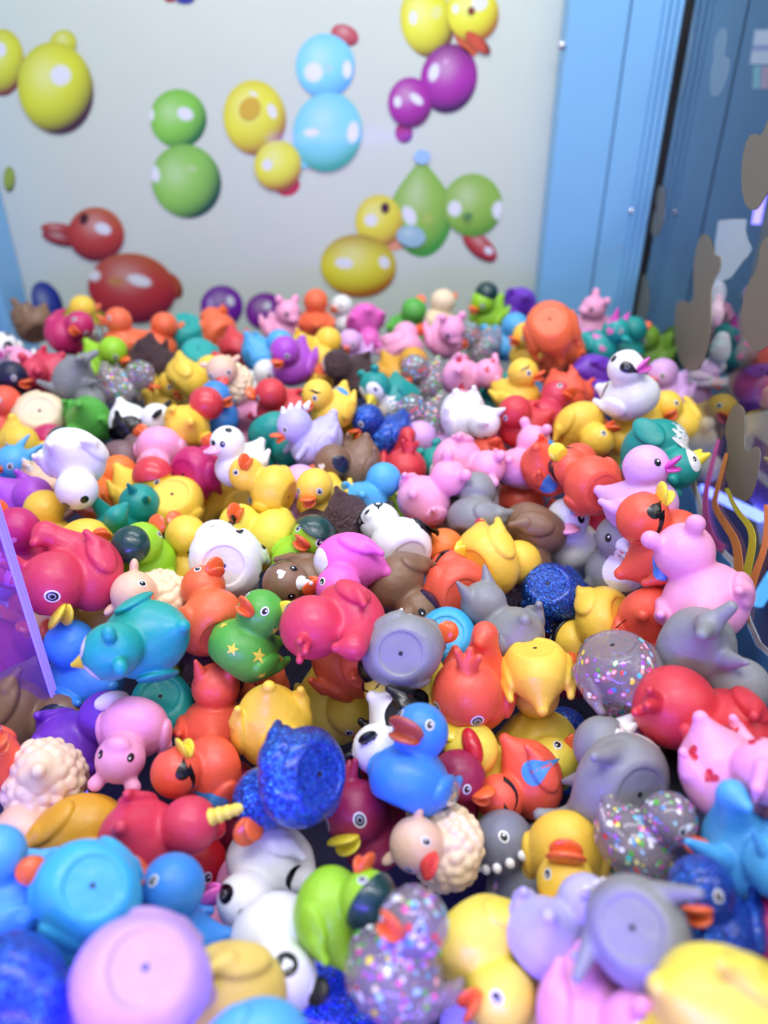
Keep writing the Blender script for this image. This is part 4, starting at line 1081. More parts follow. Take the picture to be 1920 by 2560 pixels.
D('pig', 600, 1042, (.0,-.75,.4), (.2,-.4,-.8), 'pink spotted pig duck upside down behind the white polar bear duck', L=.3)
D('duck', 10, 1065, (.3,.8,.3), (-.8,0,.4), 'orange duck cut by the left edge beside the cream base', col='redorange', L=.4)
D('redhood', 62, 1124, (.5,.5,.5), (.8,-.4,.2), 'yellow duck with magenta hood at the left, in front of the cream base', hats=[('hood','magenta')], L=.2)
D('duck', 106, 1160, (-.3,.7,.2), (-.8,.3,.2), 'yellow duck behind the white seal duck at left', L=.3)
D('polar', 190, 1148, (-.15,-.6,.75), (.1,-.8,.4), 'white seal duck upside down with black nose at the left', L=1.2, k=1.15, w=150)
D('duck', 303, 1162, (.55,.3,-.75), (.2,.7,.2), 'mauve duck with its base showing beside the upside-down white seal duck', col='mauve', L=.8)
D('bear', 402, 1122, (-.1,-.75,.45), (-.3,-.3,.85), 'pink hippo duck hanging head down behind the magenta duck, far left of centre', L=1, k=1.05)
D('duck', 484, 1180, (0.6, 0.1, -0.7), (-0.1, 0.85, 0.1), 'magenta duck lying on its side left of the white polar bear duck', col='magenta', L=.9)
D('polar', 600, 1166, (-.15,.93,.3), (-.75,.1,.6), 'white polar bear duck sitting upright with black nose', L=1.2)
D('duck', 556, 1235, (0.3, -0.6, 0.5), (0.5, 0.5, 0), 'yellow duck lying below the white polar bear duck', L=.5)
D('duck', 438, 1258, (0.1, -0.5, -0.75), (0.6, 0.5, -0.4), 'yellow duck turned away under the magenta duck', L=.4, k=1.15)
D('redhood', 352, 1240, (.1,.75,.5), (.75,-.3,.55), 'yellow duck with red hood looking out behind the teal dragon duck', L=0.7)
D('duck', 258, 1252, (.2,.85,.2), (.7,.1,-.6), 'orange duck with flared back above the teal dragon duck', col='tangerine', L=.3, k=1.05)
D('dog', 130, 1240, (-.3,.3,-.75), (-.5,.7,0), 'beige dog duck with its base showing under the white seal duck', col='skin', L=.1)
D('dragon', 36, 1214, (.2,.7,.4), (-.6,0,.6), 'bright blue dragon duck at the left edge above the violet duck', col='sky', L=.3)
D('duck', 58, 1266, (.0,.5,.8), (.8,-.5,.3), 'violet duck with orange bill at the left edge', col='violet', L=.6, k=1.05)
D('bear', 704, 826, (.1,.85,.3), (.5,-.1,.8), 'pink hippo duck against the back wall right of the printed purple duck')
D('duck', 790, 808, (0,.7,.5), (0,.5,-.8), 'orange duck with a nub turned away against the back wall, above the black billed duck', col='orange')
D('duck', 773, 884, (.55,.6,.3), (.8,.2,-.3), 'yellow duck with black bill turned away below the orange nub duck', bill=('big','black'), L=.8)
D('duck', 660, 892, (.3,.6,.4), (.9,.0,.2), 'light blue dragon duck behind the violet duck at the back', col='sky', L=.3)
D('duck', 733, 915, (-.15,.7,.5), (-.45,-.5,.7), 'violet duck looking down with orange bill at the back', col='violet', L=.9, k=1.1)
D('duck', 652, 975, (0,.6,.3), (.5,.2,.6), 'small white duck between the cream woolly duck and the violet duck', col='white', k=.8)
D('cat', 912, 806, (.2,-.5,.6), (.2,-.7,.5), 'hot pink cat duck head down against the back wall', L=.5)
D('duck', 866, 806, (0,.8,.2), (-.5,0,.5), 'small white duck beside the hot pink cat duck at the back wall', col='white', k=.75)
D('duck', 1020, 822, (.1,.5,.7), (.3,.3,-.8), 'green duck seen from behind against the back wall', col='green', L=.1)
D('duck', 1008, 876, (-.2,.55,-.75), (.9,.3,.1), 'pink duck with its base turned up in front of the green duck', col='pink', L=.8)
D('duck', 1096, 808, (0,.6,.3), (.5,.2,-.6), 'cream duck against the back wall behind the pink hippo duck', col='cream')
D('sloth', 885, 944, (-.3,.5,.6), (-.8,.3,.3), 'brown sloth duck behind the teal owl duck', L=.6, k=1.05)
D('duck', 880, 893, (0,.8,.4), (-.3,-.2,.8), 'small lilac duck behind the brown sloth duck at the back', col='lilac', k=.8)
D('penguin', 982, 998, (-.45,.55,.3), (-.6,.3,.6), 'teal owl duck with yellow bill and white back in the far centre', L=1, k=1.05)
D('duck', 1000, 946, (.2,.6,.3), (.6,0,.4), 'gold yellow duck behind the teal owl duck', col='gold', L=-.2)
D('duck', 700, 1028, (0,.6,.7), (-.8,.3,.3), 'red duck below the violet duck looking down', col='red', L=.4)
D('painted', 832, 1030, (-.35,.8,.35), (-.7,-.1,.65), 'yellow duck with black brows and blue wing patch behind the lavender dinosaur', L=1)
D('duck', 818, 958, (0,.9,0), (-.6,.2,-.5), 'yellow duck mostly hidden behind the painted wing duck', L=-.2)
D('dinobill', 788, 1110, (-.4,.8,.3), (-.85,-.2,.3), 'lavender dinosaur duck with white spikes and orange bill', L=1.3, k=1.1)
D('dragon', 680, 1082, (.35,-.75,.35), (.6,-.1,.6), 'teal dragon duck upside down left of the lavender dinosaur duck', L=.8)
D('glitter', 970, 1092, (-.45,.75,.25), (-.85,-.15,.45), 'blue glitter duck sitting below the teal owl duck', L=1.1)
D('confetti', 1072, 955, (-.3,.6,.4), (-.5,-.5,.5), 'clear confetti duck behind the spotted pig duck, upper of two', L=.3)
D('confetti', 1085, 1050, (-.6,.6,.3), (-.7,-.1,.4), 'clear confetti duck right of the blue glitter duck, lower of two', L=.5)
D('cardinal', 1004, 1190, (.12,.45,.7), (-.05,-.85,.5), 'red bird duck facing out with wide eyes and yellow bill', col='red', L=.9, k=1.1, w=118)
D('dog', 888, 1168, (-.5,.4,.6), (-.75,-.45,.4), 'brown dog duck with white snout beside the blue glitter duck', L=1.2, k=1.08)
D('bowler', 880, 1095, (-.2,.8,.3), (-.5,-.1,.8), 'yellow duck with black hat behind the brown dog duck in the far centre', col='yellow', L=.2)
D('duck', 684, 1226, (-0.75, 0.3, -0.3), (0, 0.5, 0.8), 'yellow duck seen from above with wing showing below the white polar bear', L=.8, k=1.05)
D('duck', 812, 1262, (-.2,.75,.5), (-.35,.3,.85), 'yellow duck with upturned orange bill below the brown dog duck', L=.8)
D('duck', 912, 1262, (.45,.7,.3), (.5,.4,-.7), 'light blue duck with white tail tip right of the upturned yellow duck', col='sky', L=.6)
D('penguin', 1082, 1205, (-.1,.6,.5), (.5,-.2,.7), 'teal owl duck peeping out beside the red bird duck', L=-.2)
D('duck', 722, 1268, (.1,.5,.7), (.4,.6,.2), 'lilac duck behind the yellow base beside the pink hearted duck', col='lilac', L=.3, k=1.05)
D('bear', 1112, 850, (.15,.6,.6), (.35,-.5,.75), 'pink hippo duck facing out beside the clear confetti duck at the back', L=.9, k=1.05)
D('confetti', 1208, 868, (-.4,.7,.3), (-.6,.2,.6), 'clear confetti duck at the back right of the pink hippo duck', L=.7, k=.9)
D('duck', 1262, 862, (.1,.7,.3), (.8,0,.3), 'blue duck at the back behind the frowning yellow duck', col='sky', L=.1)
D('ballhat', 1216, 790, (.05,.75,.5), (-.5,-.3,.5), 'lime duck with dark green ball hat against the back wall', L=.4)
D('skunk', 1296, 766, (-.25,-.3,.6), (-.5,-.6,.5), 'purple skunk duck with white crest at the back beside the blue post', L=.5)
D('duck', 1375, 816, (.05,-.5,-.85), (-.2,.6,-.4), 'orange duck with round base facing out below the blue post', col='orange', L=1.0, k=1.3, w=128)
D('bear', 1478, 818, (.3,.7,.3), (-.7,-.1,.5), 'pink hippo duck behind the teal dragon duck with hearts', L=-.1)
D('lovedragon', 1496, 870, (.45,.8,.1), (.75,-.2,.5), 'teal dragon duck with pink hearts at the right below the blue post', L=1, k=1.05)
D('pig', 1158, 946, (.7,.2,.5), (.6,-.1,-.6), 'pink pig duck with red hearts lying on its side in the back centre', L=1, k=1.05)
D('brow', 1294, 992, (-.1,.93,.3), (.8,0,.45), 'yellow frowning duck sitting upright in profile at the back right', L=1.1)
D('horned', 1412, 885, (-.35,-.2,.8), (-.6,-.7,.2), 'orange devil duck head down left of the teal dragon duck', L=.7, col='orange')
D('duck', 1323, 888, (.1,.7,.3), (-.5,0,.5), 'yellow duck half hidden behind the frowning duck', L=-.2)
D('tiger', 1412, 990, (.35,.3,-.75), (.5,-.75,0), 'orange tiger duck with black stripes below the devil duck at right', L=.8)
D('moon', 1580, 992, (-.42,.85,.25), (.25,.45,.5), 'white panda duck with crescent mark sitting high at the right', L=1.4, k=1.1, w=135)
D('skunk', 1488, 938, (-.1,-.5,.6), (.3,-.7,.3), 'purple skunk duck with white crest left of the crescent panda duck at right', L=.6)
D('duck', 1450, 1060, (.3,-.75,.5), (.75,-.1,.55), 'yellow duck upside down with orange bill under the crescent panda duck', L=1.1, k=1.1)
D('duck', 1590, 1048, (-0.2, -0.75, 0.3), (-0.8, 0.1, 0.3), 'yellow duck lying beneath the crescent panda duck by the glass', L=.6)
D('penguin', 1640, 1116, (.25,-.7,.55), (.75,-.35,.4), 'teal and white owl duck upside down leaning on the right glass', L=1.0, k=1.25, w=150)
D('duck', 1608, 1262, (-.25,.93,.2), (.8,.25,.35), 'lilac duck with magenta bill upright at the right', col='lilac', L=1.5, k=1.2, bill=('open','fuchsia'), eye='dot', w=165)
D('redcap', 1536, 1140, (-.2,.7,.5), (-.3,-.2,.9), 'small yellow duck with orange crest between the upside-down ducks at right', hats=[('comb','bill')], L=.3, k=.85)
D('ghost', 1160, 1044, (.45,.1,.65), (.5,-.75,-.1), 'white bear duck lying on its side in the centre back', L=.9, k=1.05)
D('duck', 1302, 1068, (.1,.5,.6), (-.6,.2,.5), 'red duck below the frowning yellow duck, left of a pair', col='red', L=.3)
D('duck', 1356, 1048, (.2,.6,-.4), (.6,.4,.3), 'rose red duck below the frowning yellow duck, right of a pair', col='crimson', L=.4)
D('bear', 1148, 1155, (.55,-.1,.55), (.6,-.2,-.6), 'pink hippo duck on its side showing a round base in the centre', L=1, k=1.1)
D('bear', 1303, 1172, (.25,.9,.2), (.5,.3,-.7), 'pink hippo duck upright turned away beside the parrot ducks', L=1)
D('macaw', 1372, 1176, (.55,.35,.5), (.5,-.4,-.5), 'orange parrot duck on its side showing blue wing patch, left of two', L=1, k=1.15)
D('macaw', 1480, 1212, (-.5,.3,-.7), (-.5,.6,.3), 'orange parrot duck with its base turned up beside the lilac duck', L=1.2, k=1.1, w=150)
D('tiger', 1252, 1178, (-.3,.35,.7), (-.3,.8,-.4), 'orange tiger duck with stripes between two pink hippo ducks', L=.4)
D('bear', 1062, 1250, (.5,.6,.4), (.7,.3,-.6), 'pink hippo duck turned away in the centre beside the grey base', L=1.2, k=1.1)
D('panda', 1200, 1240, (-.1,.6,.6), (.3,-.2,.9), 'white panda duck with black ear between pink and grey ducks', L=.3)
D('macaw', 1300, 1265, (.3,.6,-.5), (-.6,.4,.3), 'orange parrot duck turned away behind the brown dog duck', L=.3, k=1.05)
D('duck', 1090, 1140, (-.2,.5,.6), (-.6,.4,.2), 'lilac duck half hidden under the pink hippo duck on its side', col='lilac', L=.1)
D('duck', 1228, 1008, (0,.6,.5), (.6,0,.5), 'dark teal duck under the frowning yellow duck', col='teal', L=-.2)
# --- middle band
D('hearts', 30, 1390, (.3,.4,.75), (-.3,.75,.2), 'magenta duck with pink hearts behind the clear panel at left', L=.6, k=1.15)
D('duck', 120, 1356, (-.2,.7,.4), (.3,.6,-.6), 'yellow duck turned away beside the magenta heart duck', L=.4)
D('duck', 212, 1372, (.1,-.5,.75), (.3,.5,.7), 'yellow duck lying on its back behind the crimson bird duck', L=.3, k=1.1)
D('cardinal', 232, 1440, (-.85,.15,.3), (-.35,-.75,.55), 'crimson bird duck with yellow bill head down at the left', L=1.2, k=1.3, w=172)
D('ballhat', 366, 1412, (-.3,.3,.75), (.6,.6,-.3), 'lime duck with round dark green hat left of the spotted white base', L=.6)
D('sheep', 402, 1508, (-.75,.35,.4), (.1,-.15,.95), 'cream woolly duck with orange bill behind the teal owl duck', bill=('flat','bill'), L=.8, k=1.05)
D('duck', 528, 1552, (-.35,.62,-.65), (.3,.75,.3), 'orange duck with its base forward below the spotted white base', col='orange', L=.9, k=1.1)
D('cow', 560, 1400, (.05,.2,-.97), (-.6,.7,.1), 'white duck with black spots lying bottom up in the left centre', L=1.5, k=1.3, bill=None, w=175)
D('duck', 470, 1416, (.1,.6,.7), (-.3,.7,-.2), 'yellow duck with wing left of the spotted white base', L=.4)
D('dragon', 306, 1332, (.25,.6,.5), (.5,.55,-.4), 'teal dragon duck sitting with raised wing at the left', L=1, k=1.1)
D('penguin', 358, 1600, (-0.3, -0.1, 0.95), (-.8,-.25,-.3), 'teal owl duck seen from above with two nubs and yellow bill', col='seateal', L=1.4, k=1.3, w=195)
D('duck', 212, 1690, (-.1,.5,.7), (-.5,.75,.1), 'blue duck beside the clear panel under the teal owl duck', col='blue', L=.6, k=1.1)
D('duck', 408, 1762, (.15,-.45,-.85), (-.3,.6,-.3), 'teal duck with round base facing up above the pink hippo duck', col='seateal', L=.5, k=1.1, w=158)
D('duck', 196, 1598, (-.2,.6,.6), (-.6,.3,.4), 'pale yellow duck behind the teal owl duck seen from above', col='softyellow', L=-.1)
D('duck', 442, 1632, (.4,.6,.4), (.7,0,-.3), 'tan yellow duck under the teal owl duck, beside the fur ring', col='softyellow', L=.2, k=1.1)
D('duck', 108, 1565, (.1,.8,.2), (.6,-.1,.5), 'orange red duck behind the clear panel at left', col='redorange', L=-.4)
D('shark', 36, 1500, (-.2,.7,.5), (-.6,0,.7), 'pale grey shark duck seen through the clear panel', col='lavender', L=-.5)
D('duck', 55, 1640, (.1,.6,.6), (.6,-.2,.5), 'magenta duck seen low through the clear panel at the left edge', col='magenta', L=-.5)
D('sloth', 532, 1690, (-.3,.5,-.5), (-.6,.5,.3), 'dark brown furry duck under the green starry duck', col='darkbrown', L=0.6, k=1.2, w=150)
D('stars', 606, 1624, (.6,.75,.1), (-.2,.5,.75), 'green duck with yellow stars looking up in the left centre', L=1.3, k=1.15)
D('duck', 684, 1346, (-.93,.25,-.35), (-.1,.4,.8), 'yellow duck on its side showing a round base behind the spotted white base', L=1.0, k=1.15, col='lemon')
D('sloth', 862, 1312, (-.5,.1,-.25), (-.3,-.7,.5), 'brown sloth duck with cream face tucked behind the lime capped duck', L=1.1, k=1.05)
D('cap', 752, 1412, (.45,.75,.3), (-.4,-.15,.85), 'lime duck with dark green cap and orange bill in the centre', L=1.1, k=1.05)
D('cat', 868, 1406, (.1,-.6,.65), (-.75,-.35,.5), 'hot pink cat duck head down with orange bill in the centre', L=1.2, k=1.15)
D('panda', 1000, 1366, (-.35,.45,-.7), (-.6,.6,.2), 'panda duck with white base turned out in the centre', L=1.0, k=1.15)
D('dog', 762, 1468, (-.72,.1,.62), (.25,.05,.9), 'brown dog duck with white heart spot lying in the centre', L=1.3, k=1.08)
D('dog', 990, 1456, (0.7, -0.6, 0.1), (-0.2, -0.5, 0.8), 'brown dog duck tipped head down right of the hot pink cat duck', L=1.2, k=1.1)
D('cardinal', 868, 1540, (-.55,-.35,.7), (-.55,.4,-.75), 'crimson bird duck turned away with crest pointing down in the centre', col='crimson', L=2.0, k=1.45, w=172)
D('horned', 880, 1660, (0,.1,.9), (.9,-.3,.2), 'orange devil duck with shut eyes under the crimson bird duck', col='orange', L=.6, k=1.1, eye='shut')
D('duck', 1012, 1626, (.1,.1,-.98), (.8,.3,.1), 'grey duck lying bottom up with pointed tail in the centre', col='grey', L=1.6, k=1.35, w=180)
D('duck', 1116, 1596, (0,-.3,-.93), (.2,.7,-.2), 'bright cyan duck lying bottom up beside the grey base', text='bal.com', col='cyan', L=1.4, k=1.2, w=150)
D('duck', 946, 1566, (.3,.6,-.2), (.7,0,.3), 'blue duck behind the grey base in the centre', col='blue', L=-.2, k=1.05)
D('ballhat', 985, 1290, (-.4,.5,.5), (-.3,-.3,.8), 'lime duck behind the panda duck and the pink hippo duck', L=.2, hats=[])
D('duck', 1072, 1432, (.1,.7,.5), (.8,-.1,.4), 'orange duck with blue bill behind the tipped brown dog duck', col='tangerine', bill=('flat','patchblue'), L=-.1)
D('duck', 1190, 1305, (.3,.75,-.4), (-.8,.2,.2), 'grey duck with its base up in front of the white panda duck', col='grey', L=1.1, k=1.1)
D('duck', 1146, 1372, (.1,.6,.3), (-.7,.1,.3), 'dark grey duck under the grey base in the centre right', col='slate', L=0)
D('duck', 1222, 1408, (.6,.3,-.65), (.3,-.75,.3), 'yellow duck with red heart and base turned right in the centre', L=1.0, k=1.2, extra=one('heart_mark','heart','b',178,20,.1,.1,0,'heartr'))
D('dog', 1340, 1326, (-0.4, -0.75, 0.25), (0.75, -0.4, -0.1), 'brown dog duck head down with navy ear beside the white seal duck', L=1.2, k=1.15)
D('seal', 1428, 1366, (-.1,.9,.35), (.0,-.1,.95), 'white seal duck sitting upright with black eyes', L=1.0, k=1.1)
D('macaw', 1142, 1476, (-.35,.25,-.85), (.5,.7,.2), 'orange parrot duck with its base turned out beside the grey cat duck', L=.7, k=1.1)
D('glitter', 1378, 1480, (0.2, -0.45, -0.85), (-.5,.6,0), 'blue glitter duck with rounded back under the brown dog duck', L=1.1, k=1.2, w=150)
D('greycat', 1272, 1592, (-.4,.75,.2), (-.5,-.1,-.8), 'grey cat duck turned away with two pointed ears', L=1.0, k=1.12)
D('duck', 1340, 1668, (.05,-.85,-.42), (-.1,.3,-.9), 'yellow duck standing on its head in the right centre', L=1.4, k=1.3, w=165)
D('pirate', 1512, 1556, (-0.75, -0.25, -0.5), (0.2, -0.6, 0.7), 'yellow pirate duck with black hat and base turned right', L=1.2, k=1.3, w=160)
D('shark', 1548, 1430, (-.05,.9,.25), (.15,.05,.9), 'grey shark duck with white front under the masked parrot duck', L=1.0, k=1.25)
D('macaw', 1672, 1366, (-.75,.35,.55), (.15,.85,.45), 'orange parrot duck with black eye mask and yellow bill by the right glass', L=1.5, k=1.3, w=190)
D('bear', 1762, 1500, (-.35,.75,.5), (-.1,.55,-.75), 'big pink hippo duck turned away sitting against the right glass', L=1.8, k=1.4, w=215)
D('shark', 1742, 1628, (.75,-.45,.4), (.1,-.55,-.75), 'grey shark duck lying head down beside the glass at right', L=1.8, k=1.4, bill=('flat','lavender'), w=205)
D('tiger', 1636, 1556, (.2,-.75,.5), (.3,-.4,-.8), 'orange tiger duck with three black stripes below the big pink hippo', L=.9, k=1.25)
D('confetti', 1540, 1664, (.15,-.75,-.5), (-.2,-.1,-.9), 'clear confetti duck lying with its base up below the pirate duck', L=1.5, k=1.35)
D('duck', 1420, 1670, (.2,.6,.3), (.5,0,.4), 'crimson duck behind the clear confetti duck with base up', col='crimson', L=-.1)
D('confetti', 1286, 1526, (0,.6,.6), (.4,-.3,.6), 'clear confetti duck deep under the blue glitter back', L=-.2)
D('duck', 1510, 1300, (.2,.6,.3), (.4,-.1,.6), 'dark red duck beneath the lilac duck at right', col='cherry', L=0, k=1.1)
# --- front band
D('dog', 52, 1778, (.75,.05,.5), (.45,-.65,.35), 'brown dog duck lying on its side at the left edge below the clear panel', L=1.0, k=1.25)
D('skunk', 190, 1868, (.3,.5,.7), (.7,.4,.2), 'purple skunk duck with white crest under the brown dog duck at left', L=.5, k=1.15)
D('bear', 336, 1818, (-.25,-.8,.35), (-.3,-.45,.8), 'pink hippo duck hanging head down in the front left', L=1.3, k=1.15, w=165)
D('macaw', 524, 1930, (-.8,-.2,.45), (-.15,.55,.7), 'orange parrot duck with black eye mask in the front left', L=1.3, k=1.25, w=170)
D('horned', 536, 1820, (0,.75,.6), (.1,.6,-.75), 'orange devil duck with two horns turned away', L=.5, k=1.0)
D('duck', -40, 1905, (-0.4, 0.6, 0.6), (.7,-.4,.3), 'orange red duck cut by the left edge beside the cream sheep duck', col='redorange', L=1.1, k=1.1, w=170)
D('sheep', 110, 1960, (-.35,-.65,.6), (-.3,-.7,.2), 'cream woolly duck lying head down at the front left edge', L=.8, k=1.15)
D('duck', 208, 2085, (-0.1, -0.6, 0.4), (0.6, 0.5, 0.1), 'gold duck behind the big blue base', col='gold', L=-.1, k=1.15)
D('unicorn', 362, 2100, (.55,.2,.65), (.75,-.05,-.3), 'crimson unicorn duck with yellow horn in the front left', L=1.1, k=1.2, w=200)
D('duck', 214, 2226, (-.15,-.15,-.97), (-.6,.5,.1), 'big blue duck lying bottom up at the front left', col='cyan', L=1.4, k=1.1, w=235)
D('duck', 20, 2232, (.1,.6,.6), (-.7,.4,.2), 'light blue duck at the front left edge', col='sky', L=.9, k=.95)
D('duck', 88, 2300, (.2,.5,.5), (.6,.3,.3), 'blue duck behind the big blue base near the left edge', col='blue', L=-.3)
D('redcap', 680, 1822, (0.25, -0.2, 0.9), (0.3, -0.6, 0.6), 'yellow duck with red hair above the big blue glitter duck', hats=[('comb','billbrown')], col='yellow', L=.7, k=1.15)
D('glitter', 752, 1946, (-0.6, -0.05, -0.8), (-0.4, -0.8, 0.35), 'big blue glitter duck with base facing out in the front centre', L=1.7, k=1.35, w=222)
D('horned', 650, 1740, (-.8,.4,.2), (-.2,.6,-.7), 'orange devil duck with raised tail above the red haired duck', col='orange', L=.2)
D('duck', 834, 1770, (.2,.2,.7), (.45,-.7,.3), 'yellow duck with tail pointing up left of the bowler hat duck', col='lemon', L=.6, k=1.05)
D('bowler', 1046, 1762, (-.6,.6,.4), (-.3,-.65,.65), 'yellow duck with black bowler hat in the front centre', L=0.8, k=1.05)
D('panda', 1004, 1824, (-.7,-.15,.6), (-.25,-.65,.65), 'panda duck with black eye patches in the front centre', L=.9)
D('robot', 1022, 1950, (.35,.85,-.05), (-.3,.3,.85), 'blue duck with brown bill and silver wheels in the front centre', L=1.4, k=1.15, w=200)
D('cardinal', 940, 2095, (-.35,.75,.45), (-.45,-.35,.8), 'plum bird duck with open yellow bill in the front centre', col='plum', L=.9, k=1.12, w=170)
D('redcap', 1190, 1935, (0,.2,.95), (-.3,.9,0), 'yellow duck with dark red oval comb beside the blue wheeled duck', L=.2, k=1.1)
D('sheep', 1118, 2122, (-0.75, 0.25, 0.5), (-0.1, -0.35, 0.9), 'cream woolly duck with red bill in the front centre', L=1.3, k=1.15, w=185)
D('moon', 668, 2152, (-.1,-.75,.6), (-.65,-.4,.35), 'white panda duck with crescent mark head down in the front', L=1.3, k=1.2, w=190)
D('clover', 826, 2275, (.75,-.15,.55), (.3,.75,.4), 'lime duck with clover mark and dark green hood in the front', L=1.4, k=1.05, w=190)
D('cardinal', 1190, 1735, (-0.1, 0.35, 0.93), (-0.3, -0.85, 0.3), 'orange bird duck with yellow bill leaning forward right of centre', col='redorange', L=.8, k=1.1, w=178)
D('duck', 1350, 1866, (0, -0.5, 0.75), (0.6, 0.5, 0.2), 'yellow duck with wing behind the front parrot duck', col='lemon', L=.1, k=1.1)
D('macaw', 1330, 1955, (-.8,-.1,.5), (-.1,-.95,.2), 'orange parrot duck with long tail and yellow bill facing down at the front', L=1.3, k=1.2, w=165)
D('teethdino', 1330, 2190, (-0.45, 0.75, 0.4), (-0.3, -0.5, 0.8), 'grey spotted dinosaur duck with white teeth', L=.3, k=1.1)
D('shark', 1556, 1950, (-0.6, 0.35, -0.75), (0.7, 0.6, 0.1), 'grey shark duck with base turned out and white bill at the front right', L=1.5, k=1.25, w=225)
D('duck', 1415, 2125, (0, -0.75, 0.5), (0, 0.6, 0.75), 'yellow duck with orange bill pointing up beside the lavender dinosaur', col='yellow', L=.4, bill=('big','bill'))
D('dino', 1370, 2345, (.65,.7,.3), (0.4, 0.1, -0.9), 'lavender dinosaur duck with white spikes at the front right', L=1.3, k=1.15, w=205)
D('glitter', 1425, 1905, (.1,.6,.4), (-.5,.2,.5), 'blue glitter duck mostly hidden behind the front shark duck', L=-.2, k=.9)
D('duck', 1672, 1786, (.1,.6,.3), (.5,-.5,.4), 'orange duck under the lying shark duck at right', col='tangerine', L=.2, k=1.1)
D('duck', 1618, 1860, (.2,.6,.3), (.6,-.3,.4), 'purple duck behind the front shark duck', col='violet', L=-.2)
D('cardinal', 1812, 1835, (-.6,.2,.6), (-.4,.4,-.7), 'red bird duck turned away beside the glass at the front right', col='red', L=1.2, k=1.3, w=225)
D('blackpenguin', 1700, 1925, (.4,.55,.5), (.6,.1,-.4), 'glossy black penguin duck between the shark duck and the pink pig duck', L=.5, k=1.05)
D('pig', 1822, 1945, (.35,.4,.7), (.7,-.45,.3), 'pink pig duck with red hearts at the right edge', L=1.3, k=1.25, w=215)
D('confetti', 1590, 2108, (.4,.75,.4), (.85,-.05,.4), 'clear confetti duck with orange bill at the front right', L=1.3, k=1.15, w=185)
D('dragon', 1872, 2150, (.2,.2,.7), (.6,-.7,.2), 'bright blue dragon duck at the right edge beside the blue glitter duck', col='sky', L=1.4, k=1.1)
D('glitter', 1780, 2330, (-.15,.8,.45), (-.1,-.4,.9), 'blue glitter duck facing out with orange bill at the front right', L=.8, k=1.0)
D('plainshark', 1590, 2325, (.15,-.1,-.97), (-0.6, 0.75, 0), 'grey shark duck lying bottom up at the front right', L=1.6, k=1.1, w=245)
D('bear', 1470, 2560, (.6,.3,.6), (.6,-.3,.5), 'pink hippo duck at the bottom edge under the grey shark base', L=.9, k=.95)
D('duck', 1830, 2560, (0, -0.5, 0.7), (0.5, -0.6, 0.1), 'yellow duck at the bottom right corner', col='lemon', L=1.1, k=1.0, w=330)
D('duck', 1870, 2430, (.1,.6,.4), (.5,.1,.5), 'magenta duck deep at the right edge above the corner yellow duck', col='magenta', L=-.3)
D('confetti', 985, 2440, (.5,.75,.3), (.15,.65,.75), 'clear confetti duck with orange bill looking up at the bottom centre', L=1.6, k=1.05, w=245)
D('duck', 1200, 2358, (.55,-.65,.3), (-.3,-.5,.7), 'yellow duck head down in front of the cream sheep duck', col='lemon', L=.8, k=.98)
D('shark', 1205, 2560, (0.1, 0.2, 0.8), (.2,.3,-.8), 'lavender shark duck with white fin at the bottom edge', col='lavender', L=.7, k=.9, w=200)
D('heartpanda', 690, 2345, (.3,-.75,.5), (.0,-.5,.85), 'panda duck with heart eyes upside down at the bottom', L=.6, k=.95)
D('duck', 585, 2490, (0, -0.6, 0.6), (0.5, -0.6, 0.3), 'tan yellow duck at the bottom edge beside the violet base', col='softyellow', L=1.0, k=.95, w=250)
D('plainpig', 560, 2330, (.1,.6,.5), (.4,.5,.3), 'pink duck behind the head-down crescent panda', col='pink', L=-.1, bill=('flat','pink'))
D('robot', 400, 2340, (.5,.6,.5), (-.2,.75,.5), 'blue duck with silver wheels and orange bill behind the violet base', bill=('open','bill'), L=.5, k=.98, w=220)
D('bear', 345, 2450, (-.1,-.25,-.95), (-.75,.2,.1), 'violet hippo duck lying bottom up at the bottom left', col='wisteria', L=1.5, k=1.12, w=300)
D('glitter', 30, 2500, (-0.7, -0.4, 0.5), (.5,.5,-.3), 'blue glitter duck in the bottom left corner', L=1.1, k=1.05, w=300)
D('duck', 165, 2500, (.1,.6,.5), (.5,.1,.5), 'teal blue duck deep at the bottom left between glitter and violet ducks', col='seateal', L=-.3)
D('duck', 645, 2640, (0, -0.6, 0.6), (.6,.2,.3), 'light blue duck cut by the bottom edge', col='sky', L=.6, k=.9, w=260)
D('glitter', 830, 2510, (.1,.6,.5), (-.5,.2,.5), 'blue glitter duck deep at the bottom beside the confetti duck', L=-.4)
D('duck', 1290, 2480, (.3,.6,.5), (.3,.6,-.3), 'soft yellow duck under the head-down yellow duck at the bottom', col='softyellow', L=.3, k=.95)
D('duck', 440, 2250, (.1,.6,.5), (.5,.1,.5), 'dark red duck deep under the crimson unicorn duck', col='cherry', L=-.4)
D('duck', 1100, 2010, (.1,.6,.5), (.5,.1,.5), 'plum duck deep behind the front sheep duck', col='plum', L=-.5)
D('duck', 600, 2050, (.1,.6,.5), (-.5,.1,.5), 'maroon duck deep beneath the big blue glitter duck', col='plum', L=-.5)
D('penguin', 1500, 2150, (.1,.6,.5), (-.5,.1,.5), 'teal owl duck deep behind the front confetti duck', L=-.5)

